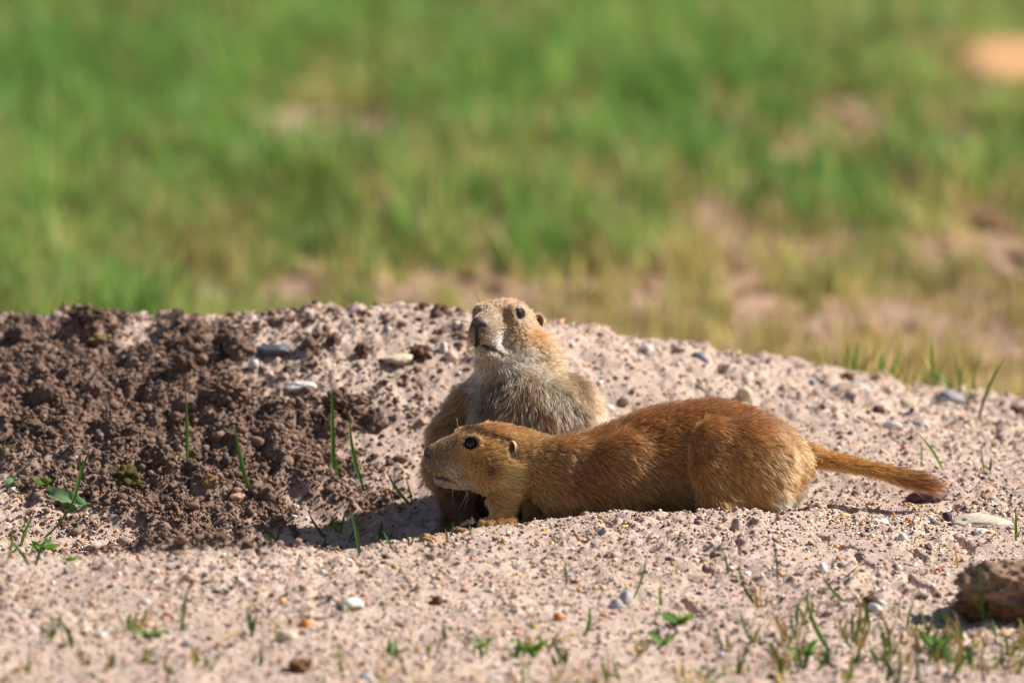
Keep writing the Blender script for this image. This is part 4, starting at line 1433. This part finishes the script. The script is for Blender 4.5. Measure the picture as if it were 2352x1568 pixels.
for sd in (-1, 1):
    r_ = np.random.default_rng(90 + sd)
    for i in range(9):
        p = HS.p(r_.uniform(25, 33), sd * 9.2, r_.uniform(-9, 2))
        d = unit(HS.r * sd * 1.2 + HS.f * r_.uniform(-0.1, 0.5) + HS.u * (-0.42 + 0.1 * i))
        L = r_.uniform(0.018, 0.032)
        ws.append([p + d * L * t + np.array([0, 0, -0.25]) * L * t * t for t in np.linspace(0, 1, 8)])
    for i in range(3):
        p = HS.p(8, sd * 14, 17)
        d = unit(HS.r * sd * (0.5 + 0.3 * i) + HS.u * 1.0 - HS.f * 0.2 * i)
        ws.append([p + d * 0.016 * t for t in np.linspace(0, 1, 6)])
strands('whiskers', sitting, ORG_S, ws, 0.00012, M_WHISK)

# ------------------------------------------------------------------ grass sprigs that can be told apart
GREEN, YGREEN, STRAW, DGREEN = lin(104, 142, 62), lin(150, 158, 78), lin(206, 178, 120), lin(78, 112, 60)
def blade_mesh(a, b, width, colr, bend=(0.0, 0.0), seg=8, tipcol=None, face=0.4):
    """a leaf blade with a folded midrib from a to b; bend pushes its middle sideways and outwards"""
    a, b = np.array(a, float), np.array(b, float)
    L = np.linalg.norm(b - a); d = (b - a) / L
    side = unit(np.cross(d, [0, -1, 0.0]) + 1e-6)
    side = unit(side * math.cos(face) + np.array([0, 1, 0]) * math.sin(face))
    fold = np.cross(side, d)
    V, C = [], []
    tipcol = colr if tipcol is None else tipcol
    for i in range(seg + 1):
        t = i / seg
        c = a + (b - a) * t + (unit(np.cross(d, [0, -1, 0]) + 1e-6) * bend[0] + np.array([0, -1, 0]) * bend[1]) * L * 4 * t * (1 - t)
        w = width / 2 * (0.65 + 0.7 * t if t < 0.35 else 0.9 * (1 - ((t - 0.35) / 0.65) ** 1.6) + 0.03)
        for s in (-1, 0, 1):
            V.append(c + side * w * s + fold * (-0.35 * w if s == 0 else 0.1 * w))
            C.append(np.array(colr) * (1 - t) + np.array(tipcol) * t)
    F = []
    for i in range(seg):
        for s in (0, 1):
            k = i * 3 + s
            F.append((k, k + 1, k + 4, k + 3))
    return np.array(V), np.array(F), np.array(C)

def sprig(label, blades, cat='grass', name='grass_sprig', group=None):
    """blades: (base px, base py, tip px, tip py, width px, colour, bend)"""
    p = on_ground(blades[0][0], blades[0][1])
    root = link(name, None, loc=p)
    tag(root, label, cat, group)
    for (bx, by, tx, ty, w, c, bd) in blades:
        q = on_ground(bx, by)
        q[2] -= 0.002
        k = (DIST + q[1]) / DIST
        lean = RNG.uniform(-0.15, 0.15) * abs(ty - by) * S
        tip = P3(tx, ty, q[1] + lean)
        V, F, C = blade_mesh(q, tip, w * S * k, c * RNG.uniform(0.85, 1.15), (bd, RNG.uniform(-0.05, 0.08)), tipcol=c * RNG.uniform(0.75, 1.2), face=RNG.uniform(0.1, 0.7))
        link('blade', mesh_np('blade', V - p, F, M_GRASS, C), root)
    return root
G, Y_, T_, D_ = GREEN, YGREEN, STRAW, DGREEN
sprig('tallest thin grass sprig rising from the middle of the dug soil', [(430, 1092, 425, 878, 9, G, 0.01), (433, 1092, 456, 1040, 8, G, -0.05)])
sprig('grass sprig split in two beside the pinkish oval stone', [(578, 1167, 538, 966, 12, G, -0.03), (580, 1167, 591, 1105, 9, D_, 0.03)])
sprig('tall upright grass sprig at the right edge of the dug soil', [(767, 1116, 762, 882, 12, G, 0.0), (775, 1104, 774, 1048, 13, G, -0.06)])
sprig('slanted grass blade just right of the tall upright sprig', [(836, 1132, 803, 946, 10, G, -0.05)])
sprig('dark leaning grass sprig in front of the lying animal\'s nose', [(950, 1158, 886, 1076, 9, D_, -0.06), (948, 1156, 930, 1092, 6, D_, 0.02)])
sprig('pair of green blades standing over the long leaf on the slope', [(163, 1178, 208, 1026, 14, G, -0.03), (186, 1105, 180, 1044, 7, D_, 0.04)])
sprig('thin grey-green stem arching left of the pair of blades', [(97, 1228, 190, 1075, 6, D_, 0.10)])
sprig('sparse bunch of grass on the rim at the far left', [(18, 1300, 32, 1205, 9, Y_, 0.02), (46, 1262, 82, 1172, 9, G, -0.04), (70, 1303, 10, 1228, 9, G, 0.05), (80, 1303, 112, 1225, 9, D_, -0.05)])
sprig('short grass blade cut by the left border of the view', [(-4, 1075, 14, 1008, 7, G, 0.0)])
sprig('largest grass bunch growing in the shadow of the animals', [(752, 1234, 707, 1173, 8, D_, -0.04), (776, 1224, 757, 1177, 11, G, 0.02), (781, 1224, 796, 1168, 8, G, -0.03), (826, 1274, 802, 1166, 12, D_, 0.04), (745, 1262, 748, 1222, 6, D_, 0), (700, 1250, 770, 1240, 6, D_, 0.10), (800, 1245, 835, 1188, 6, D_, -0.05), (806, 1240, 845, 1222, 7, G, -0.1)])
sprig('blunt green blade standing in the animals\' shadow', [(875, 1242, 877, 1194, 14, G, 0.0), (901, 1268, 878, 1216, 9, D_, 0.05)])
sprig('two thin blades at the right end of the animals\' shadow', [(939, 1260, 955, 1225, 6, D_, -0.02), (938, 1260, 935, 1228, 6, D_, 0.05)])
sprig('bright V-shaped sprout left of the animals\' shadow', [(636, 1245, 608, 1205, 12, G, -0.02), (637, 1245, 640, 1218, 9, G, 0.0)])
sprig('tiny sprout left of the V-shaped one', [(590, 1252, 596, 1235, 6, G, 0), (588, 1252, 584, 1240, 6, G, 0)])
sprig('bright single blade in front of the dark paw', [(1081, 1229, 1079, 1204, 8, lin(150, 190, 90), 0.0)])
sprig('dark bent blade on the rim beside the dark paw', [(1030, 1236, 1040, 1198, 6, D_, 0.1), (1026, 1238, 1022, 1212, 7, lin(170, 120, 60), 0.05)])
sprig('arched green blade above the tail', [(2168, 1085, 2098, 986, 8, G, 0.06), (2118, 1070, 2115, 1008, 5, Y_, 0)])
sprig('tall leaning blade rising past the edge of the mound', [(2246, 985, 2312, 815, 10, D_, -0.06)])
sprig('small blades right of the arched blade above the tail', [(2262, 1092, 2254, 1018, 6, G, -0.03), (2272, 1090, 2276, 1048, 7, D_, 0.03)])
sprig('upright blade cut by the right border above the clod', [(2333, 1247, 2333, 1162, 8, G, 0), (2335, 1240, 2342, 1218, 7, G, 0)])
sprig('yellow straw stub standing left of the large clod', [(2200, 1301, 2191, 1246, 6, lin(214, 168, 60), 0.02)], 'straw', 'straw_stub')
sprig('tiny yellow stub above the straw stub', [(2158, 1263, 2158, 1250, 5, lin(190, 168, 60), 0)], 'straw', 'straw_stub')
sprig('curved green blade rising behind the pair of grey stones', [(1452, 1374, 1488, 1258, 8, G, 0.05)])
sprig('short upright blade right of the pair of grey stones', [(1515, 1392, 1518, 1328, 8, G, 0), (1520, 1392, 1512, 1350, 6, Y_, 0.03)])
sprig('thin blade standing alone on the front slope below the animals', [(1301, 1342, 1297, 1280, 6, D_, 0.0)])
sprig('short blade with two tips on the cracked dirt under the hind leg', [(1672, 1318, 1665, 1262, 7, G, 0), (1672, 1316, 1650, 1240, 5, G, 0.04)])
sprig('slender tall blade on the cracked dirt right of the hind leg', [(1786, 1342, 1772, 1213, 6, D_, 0.02)])
sprig('tall blurred blade on the front slope below the dug soil', [(418, 1440, 442, 1325, 12, D_, -0.05), (415, 1452, 420, 1400, 8, G, 0)])
sprig('green blade stub in the front middle dirt', [(1022, 1480, 1017, 1426, 12, D_, 0.0)])
sprig('dark tufted stalk at the front left of centre', [(577, 1460, 578, 1410, 10, D_, 0), (577, 1450, 568, 1395, 9, D_, -0.02), (578, 1452, 590, 1396, 9, D_, 0.02)])
sprig('forked blades standing before the large clod', [(2170, 1430, 2150, 1397, 12, G, 0.0), (2172, 1432, 2180, 1390, 9, G, 0.03)])
sprig('long blade standing in front of the large clod', [(2258, 1438, 2246, 1283, 9, G, 0.01), (2292, 1436, 2222, 1345, 9, Y_, -0.10), (2290, 1438, 2240, 1425, 10, Y_, -0.08), (2325, 1440, 2350, 1418, 9, G, 0.06)])
sprig('bent blade beside the white oval stone', [(1955, 1390, 1885, 1312, 9, G, -0.08)])
sprig('long bent green blade in the short grass left of the white pebble', [(1918, 1500, 1850, 1335, 12, G, -0.09), (1868, 1410, 1862, 1365, 8, Y_, 0)])
sprig('forked blades among the stones of the short grass', [(2082, 1448, 2103, 1368, 9, G, -0.05), (2066, 1420, 2064, 1380, 7, G, 0)])

# short tufts of the front grass
rg = np.random.default_rng(21)
spots = [(1735, 1480), (1770, 1470), (1745, 1400), (1828, 1475), (1840, 1440), (1995, 1460), (2035, 1490), (1220, 1500), (1190, 1510), (1250, 1490), (1665, 1495), (1760, 1520), (1900, 1525), (1960, 1530),
         (2020, 1520), (2080, 1530), (2140, 1515), (2200, 1500), (2250, 1495), (2300, 1500), (2335, 1480), (2120, 1480), (2190, 1470), (1850, 1535), (1700, 1540), (1560, 1545), (1470, 1510), (1350, 1450), (1100, 1510),
         (1000, 1500), (905, 1520), (790, 1540), (930, 1545), (300, 1440), (320, 1450), (190, 1530), (150, 1480), (115, 1470), (450, 1520), (470, 1540), (240, 1545), (60, 1540), (330, 1520), (1620, 1555), (1800, 1550), (1950, 1560), (2180, 1550), (2290, 1545), (2050, 1555), (1280, 1520), (380, 1550), (590, 1530), (1400, 1560), (2345, 1530), (2230, 1530)]
spots += [(1660 + 690 * rg.uniform(), 1440 + 125 * rg.uniform() ** 0.7) for _ in range(20)]
for (px, py) in spots:
    n = rg.integers(3, 7)
    bl = []
    for k in range(n):
        h = (18 + 72 * rg.uniform() ** 1.7) * (1.0 if px > 1600 else 0.8)
        bx = px + rg.normal() * 10
        bl.append((bx, py + rg.normal() * 6, bx + rg.normal() * h * 0.38, py - h, rg.uniform(5, 13), [G, Y_, Y_, D_, T_, T_][rg.integers(0, 6)] * rg.uniform(0.65, 1.1), rg.normal() * 0.09))
    ot = sprig('short sparse tuft of green and straw coloured grass in the front dirt', bl, 'grass', 'grass_tuft', 'short grass tufts along the front')
    NAMED.append((ot, px, py, 'short sparse grass tuft'))

# leaves and weeds
def leaf(px, py, wpx, hpx, colr, label, yaw, tilt, wav=0.1, name='leaf'):
    p = on_ground(px, py)
    k = (DIST + p[1]) / DIST
    L, W = wpx * S * k, hpx * S * k * 1.1
    V, C = [], []
    n, m = 10, 4
    for i in range(n + 1):
        t = i / n
        w = W / 2 * (math.sin(math.pi * min(1, t * 0.94 + 0.06)) ** 0.6) * (1 + 0.12 * math.sin(9 * t * math.pi))
        for j in range(-m, m + 1):
            s = j / m
            V.append(((t - 0.5) * L, s * w, W * (0.25 * s * s + wav * math.sin(5 * t + 2 * s)) + 0.003))
            C.append(np.array(colr) * (1.25 if j == 0 else 0.9 + 0.2 * abs(s)))
    F = [(i * (2 * m + 1) + j, i * (2 * m + 1) + j + 1, (i + 1) * (2 * m + 1) + j + 1, (i + 1) * (2 * m + 1) + j) for i in range(n) for j in range(2 * m)]
    V = np.array(V) @ np.array(Matrix.Rotation(yaw, 3, 'Z') @ Matrix.Rotation(tilt[1], 3, 'Y') @ Matrix.Rotation(tilt[0], 3, 'X')).T
    o = link(name, mesh_np(name, V, F, M_GRASS, C), loc=p)
    return tag(o, label, 'leaf')
GL = lin(120, 156, 112)
leaf(34, 1128, 46, 42, GL, 'round grey-green leaf lying on the slope at the far left', 0.1, (0.7, 0.0))
leaf(96, 1136, 48, 26, lin(104, 136, 50), 'small curled green leaf between the two larger ones', 0.05, (0.6, -0.1))
leaf(153, 1162, 104, 38, GL, 'long grey-green leaf lying slanted below the grass pair', -0.35, (0.6, 0.28))
def weed(px, py, n, size, label, seed):
    p = on_ground(px, py)
    root = link('weed', None, loc=p)
    tag(root, label, 'weed')
    r_ = np.random.default_rng(seed)
    for i in range(n):
        an = 2 * math.pi * i / n + r_.uniform(-.3, .3)
        L = size * S * r_.uniform(0.7, 1.2)
        d = np.array([math.cos(an), math.sin(an), r_.uniform(0.15, 0.9)])
        V, F, C = blade_mesh(np.zeros(3), unit(d) * L, L * 0.42, G * r_.uniform(0.8, 1.2), (0, -0.1), 6, face=r_.uniform(0.3, 1.2))
        link('leaf', mesh_np('leaf', V, F, M_GRASS, C), root)
weed(94, 1268, 6, 42, 'low leafy weed on the rim below the arching stem', 1)
weed(160, 1290, 4, 30, 'tiny weed seedling on the rim of the hollow', 2)
weed(1560, 1440, 8, 50, 'broad-leaved green weed on the front slope below the hind leg', 3)
weed(1525, 1475, 5, 42, 'flat spreading weed just below the broad-leaved one', 4)
weed(2150, 1500, 7, 55, 'leafy green weed in the short grass before the clod', 5)
weed(1845, 1500, 7, 60, 'leafy green weed in the middle of the short grass', 6)
weed(1215, 1505, 7, 48, 'bushy green weed at the bottom below the animals', 7)
weed(340, 1462, 6, 45, 'small green weed at the lower left', 8)
weed(905, 1505, 5, 45, 'small weed at the bottom near the bright white pebble', 9)
weed(1110, 1490, 5, 42, 'small weed left of the bushy one at the bottom', 10)
def straw(px, py, qx, qy, w, label, colr=STRAW, name='straw'):
    a, b = on_ground(px, py), on_ground(qx, qy)
    a[2] += 0.003; b[2] += 0.004
    m = (a + b) / 2
    pts = [a, m + np.array([0, 0, 0.0025]), b]
    V, F = [], []
    d = unit(b - a); s1 = unit(np.cross(d, [0, 0, 1])); s2 = np.cross(s1, d)
    for i, c in enumerate(pts):
        for k in range(6):
            g = k * math.pi / 3
            V.append(c - a + (s1 * math.cos(g) + s2 * math.sin(g)) * w * S / 2 * (1, 1, 0.5)[i])
    for i in range(2):
        for k in range(6): F.append((i * 6 + k, i * 6 + (k + 1) % 6, i * 6 + 6 + (k + 1) % 6, i * 6 + 6 + k))
    me = mesh_np(name, V, F, M_GRASS, np.tile(np.array(colr), (len(V), 1)))
    return tag(link(name, me, loc=a), label, 'straw')
straw(1285, 1478, 1330, 1466, 7, 'short pale straw lying at the bottom below the animals')
straw(1445, 1466, 1475, 1470, 7, 'white bit of straw beside the flat weed')
straw(2080, 1460, 2120, 1505, 6, 'pale straw lying in the short grass before the clod')
straw(505, 1490, 550, 1460, 6, 'thin pale straw at the lower left beside a round pebble')
straw(437, 915, 450, 872, 5, 'dry straw leaning beside the tallest thin sprig')
straw(800, 1012, 825, 1006, 4, 'thin bent straw beside the slanted blade', lin(190, 140, 90))
straw(2040, 1005, 2075, 1004, 4, 'pale thin straw on the slope above the tail')
straw(1960, 1350, 1985, 1300, 4, 'thin straw lying across the cracked dirt')

# ------------------------------------------------------------------ the grassland behind
PATCH = [(710, 300, 150, 100), (700, 315, 120, 70), (850, 305, 90, 70), (400, 350, 55, 45), (290, 410, 45, 70), (560, 345, 70, 40), (1090, 560, 130, 45), (1060, 655, 170, 45), (930, 690, 80, 40), (480, 695, 100, 45), (700, 680, 90, 45),
         (1380, 470, 70, 80), (1450, 375, 60, 55), (1670, 260, 80, 60), (1830, 385, 70, 60), (1950, 310, 130, 130), (1670, 545, 170, 60), (1890, 600, 70, 60), (2150, 600, 100, 70), (2250, 520, 130, 70), (2310, 620, 90, 90),
         (2060, 730, 130, 60), (1500, 690, 80, 45), (1700, 640, 90, 45), (2200, 330, 110, 80), (1240, 400, 60, 50), (1330, 300, 60, 50), (1560, 430, 70, 50), (1180, 700, 110, 45), (2080, 470, 70, 60), (1780, 480, 60, 40), (880, 500, 60, 60), (820, 440, 50, 40), (1750, 730, 100, 60), (1900, 770, 120, 50), (2300, 800, 80, 60), (2270, 190, 170, 50), (2330, 170, 150, 50), (2300, 200, 120, 40)]
PW = []
for (px, py, w, h) in PATCH:
    c = unproj(px, py)
    k = (DIST + c[1]) / DIST
    PW.append((c[0], c[1], w * S * k * 0.62, h * S * k * 0.62 / math.sin(TH - (784 - py) * S / DIST)))
def grass_cover(P):
    """how thick the turf stands, 0..1.3: lush far off and to one side, worn near the mound"""
    x, y = P[:, 0], P[:, 1]
    lush = sstep(1.5, 2.9, y + 0.25 * fbm(P * 2.2, 2, 300))
    side = sstep(0.10, -0.42, x)
    c = 0.46 + 0.60 * lush + 0.45 * side * (1 - lush)
    for (a, b, rx, ry) in PW:
        c = c - 0.8 * np.exp(-(((x - a) / rx) ** 2 + ((y - b) / ry) ** 2))
    c = c + 0.38 * fbm(P * np.array([5.5, 3.0]), 3, 310)
    back = (y > 0.95)
    return np.clip(c, 0.0, 1.3) * back
def blades_np(P, h, w, cols, rg, lean_to=0.55):
    n = len(P)
    z = ground_z(P[:, 0], P[:, 1]) - 0.004
    base = np.concatenate([P, z[:, None]], 1)
    an = rg.uniform(0, 2 * math.pi, n)
    side = np.stack([np.cos(an), np.sin(an), 0 * an], 1)
    ld = rg.uniform(0, 2 * math.pi, n); la = rg.uniform(0.05, lean_to, n)
    lean = np.stack([np.cos(ld), np.sin(ld), 0 * ld], 1) * la[:, None]
    lv = []
    for t, ww in ((0, 0.7), (0.35, 1.0), (0.7, 0.75), (1.0, 0.05)):
        c = base + h[:, None] * (np.array([0, 0, 1]) * (t - 0.25 * la[:, None] * t * t) + lean * t ** 1.8)
        lv += [c - side * (w * ww / 2)[:, None], c + side * (w * ww / 2)[:, None]]
    V = np.stack(lv, 1).reshape(-1, 3)
    b = (np.arange(n) * 8)[:, None]
    F = np.concatenate([b + np.array([[0, 1, 3, 2]]), b + np.array([[2, 3, 5, 4]]), b + np.array([[4, 5, 7, 6]])])
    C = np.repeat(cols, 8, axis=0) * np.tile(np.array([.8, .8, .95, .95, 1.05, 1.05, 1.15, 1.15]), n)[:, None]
    return V, F, C
rg = np.random.default_rng(31)
def field(n, x0, x1, y0, y1):
    T = scatter(rg, n // 9, x0, x1, y0, y1)
    tb = rg.uniform(0.62, 1.32, len(T)); th = rg.uniform(0.6, 1.35, len(T)); td = rg.normal(size=len(T))
    ti = np.repeat(np.arange(len(T)), 9)
    P = T[ti] + rg.normal(size=(len(ti), 2)) * 0.009
    cov = grass_cover(P)
    k = rg.uniform(size=len(P)) < cov
    P, cov, ti = P[k], cov[k], ti[k]
    h = (0.014 + 0.034 * np.clip(cov, 0, 1.2) ** 1.5) * rg.uniform(0.6, 1.3, len(P)) * th[ti] * (1 + 0.35 * fbm(P * 6, 2, 320))
    w = rg.uniform(0.0018, 0.0038, len(P))
    tone = (0.5 + 0.5 * fbm(P * np.array([4.0, 2.2]), 3, 330))[:, None]
    lushc = lin(88, 140, 60) * tone + lin(136, 168, 84) * (1 - tone)
    dryc = lin(166, 160, 94) * tone + lin(190, 164, 112) * (1 - tone)
    dryf = (1 - sstep(1.6, 3.0, P[:, 1] + 0.3 * fbm(P * 2.5, 2, 301))) * (0.24 + 0.60 * sstep(-0.25, 0.30, P[:, 0]))
    g = np.clip(cov * 1.1 - 0.06 - dryf + 0.45 * fbm(P * np.array([11.0, 5.0]), 2, 331) + 0.1 * rg.normal(size=len(P)) + 0.22 * td[ti], 0, 1)[:, None]
    c = dryc * (1 - g) + lushc * g
    dead = rg.uniform(size=len(P)) < 0.10 + 0.12 * (1 - g[:, 0])
    c[dead] = lin(196, 170, 116)
    blot = fbm(P * np.array([16.0, 8.0]), 3, 333)
    c = c * rg.uniform(0.8, 1.2, (len(P), 1)) * tb[ti][:, None] * (1 + 0.45 * blot)[:, None]
    h = h * (1 + 0.4 * blot)
    return blades_np(P, h, w, c, rg)
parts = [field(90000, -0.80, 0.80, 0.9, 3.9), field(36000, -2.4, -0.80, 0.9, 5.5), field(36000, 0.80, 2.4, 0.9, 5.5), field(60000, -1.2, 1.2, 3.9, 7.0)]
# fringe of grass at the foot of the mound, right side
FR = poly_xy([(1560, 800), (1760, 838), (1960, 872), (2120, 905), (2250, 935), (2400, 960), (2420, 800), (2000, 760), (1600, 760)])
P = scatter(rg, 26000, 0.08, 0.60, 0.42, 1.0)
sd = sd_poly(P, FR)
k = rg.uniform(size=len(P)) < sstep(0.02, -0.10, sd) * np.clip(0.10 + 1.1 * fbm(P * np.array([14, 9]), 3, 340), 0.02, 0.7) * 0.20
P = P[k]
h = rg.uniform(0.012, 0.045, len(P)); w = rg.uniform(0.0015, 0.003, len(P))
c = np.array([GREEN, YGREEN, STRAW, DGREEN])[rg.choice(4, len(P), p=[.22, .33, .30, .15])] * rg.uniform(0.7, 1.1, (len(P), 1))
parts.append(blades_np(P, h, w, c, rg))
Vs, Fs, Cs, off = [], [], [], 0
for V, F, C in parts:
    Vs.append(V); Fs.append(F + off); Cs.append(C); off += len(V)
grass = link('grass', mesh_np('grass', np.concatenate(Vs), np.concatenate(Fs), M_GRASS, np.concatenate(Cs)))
tag(grass, 'patchy green and straw coloured grassland behind the mound', 'grass', kind='stuff')
# thin short grass along the front
P = scatter(rg, 16000, -0.42, 0.46, -0.72, -0.30)
wgt = sstep(-0.36, -0.52, P[:, 1]) * (0.25 + 0.75 * sstep(0.0, 0.2, P[:, 0])) * np.clip(0.05 + 1.7 * fbm(P * 11, 3, 350), 0, 1)
P = P[rg.uniform(size=len(P)) < wgt]
h = rg.uniform(0.005, 0.024, len(P)); w = rg.uniform(0.001, 0.0024, len(P))
c = np.array([GREEN, YGREEN, STRAW, lin(176, 140, 100)])[rg.choice(4, len(P), p=[.25, .25, .3, .2])] * rg.uniform(0.7, 1.1, (len(P), 1))
V, F, C = blades_np(P, h, w, c, rg, 1.3)
tag(link('dry_grass', mesh_np('dry_grass', V, F, M_GRASS, C)), 'thin short straw-coloured grass along the front edge', 'grass', kind='stuff')
# clods and litter between the grass
P = scatter(rg, 5000, -0.9, 0.9, 0.9, 3.6)
P = P[rg.uniform(size=len(P)) > grass_cover(P)]
sz = np.clip(rg.lognormal(math.log(0.005), 0.5, len(P)), 0.002, 0.02)
pos = np.concatenate([P, ground_z(P[:, 0], P[:, 1])[:, None]], 1)
cc = np.array([lin(196, 160, 130), lin(150, 110, 84), lin(120, 92, 74), lin(206, 172, 150)])[rg.integers(0, 4, len(P))] * rg.uniform(0.7, 1.1, (len(P), 1))
rub = batch('earth_litter', gv, pos, sz, cc, M_CRUMB, rg, (0.4, 0.9), 0.2)
tag(rub, 'blurred lumps of earth and litter on the bare patches between the grass', 'earth', kind='stuff')
# a pale orange heap of earth far back
hp = unproj(2362, 190)
V, F = lump(4, 77, 0.18, 1.4, 4)
k = (DIST + hp[1]) / DIST
V = V * np.array([190 * S * k, 0.22, 66 * S * k])
heap = link('dirt_heap', mesh_np('dirt_heap', V, F, M_CRUMB, np.tile(lin(212, 166, 120), (len(V), 1)) * (1 + 0.2 * fbm(V * 20, 3, 4))[:, None]), loc=(hp[0], hp[1] + 0.2, LOW - 0.01))
tag(heap, 'pale orange heap of dirt out of focus in the far grass', 'dirt heap')

name_by_landmark(NAMED)
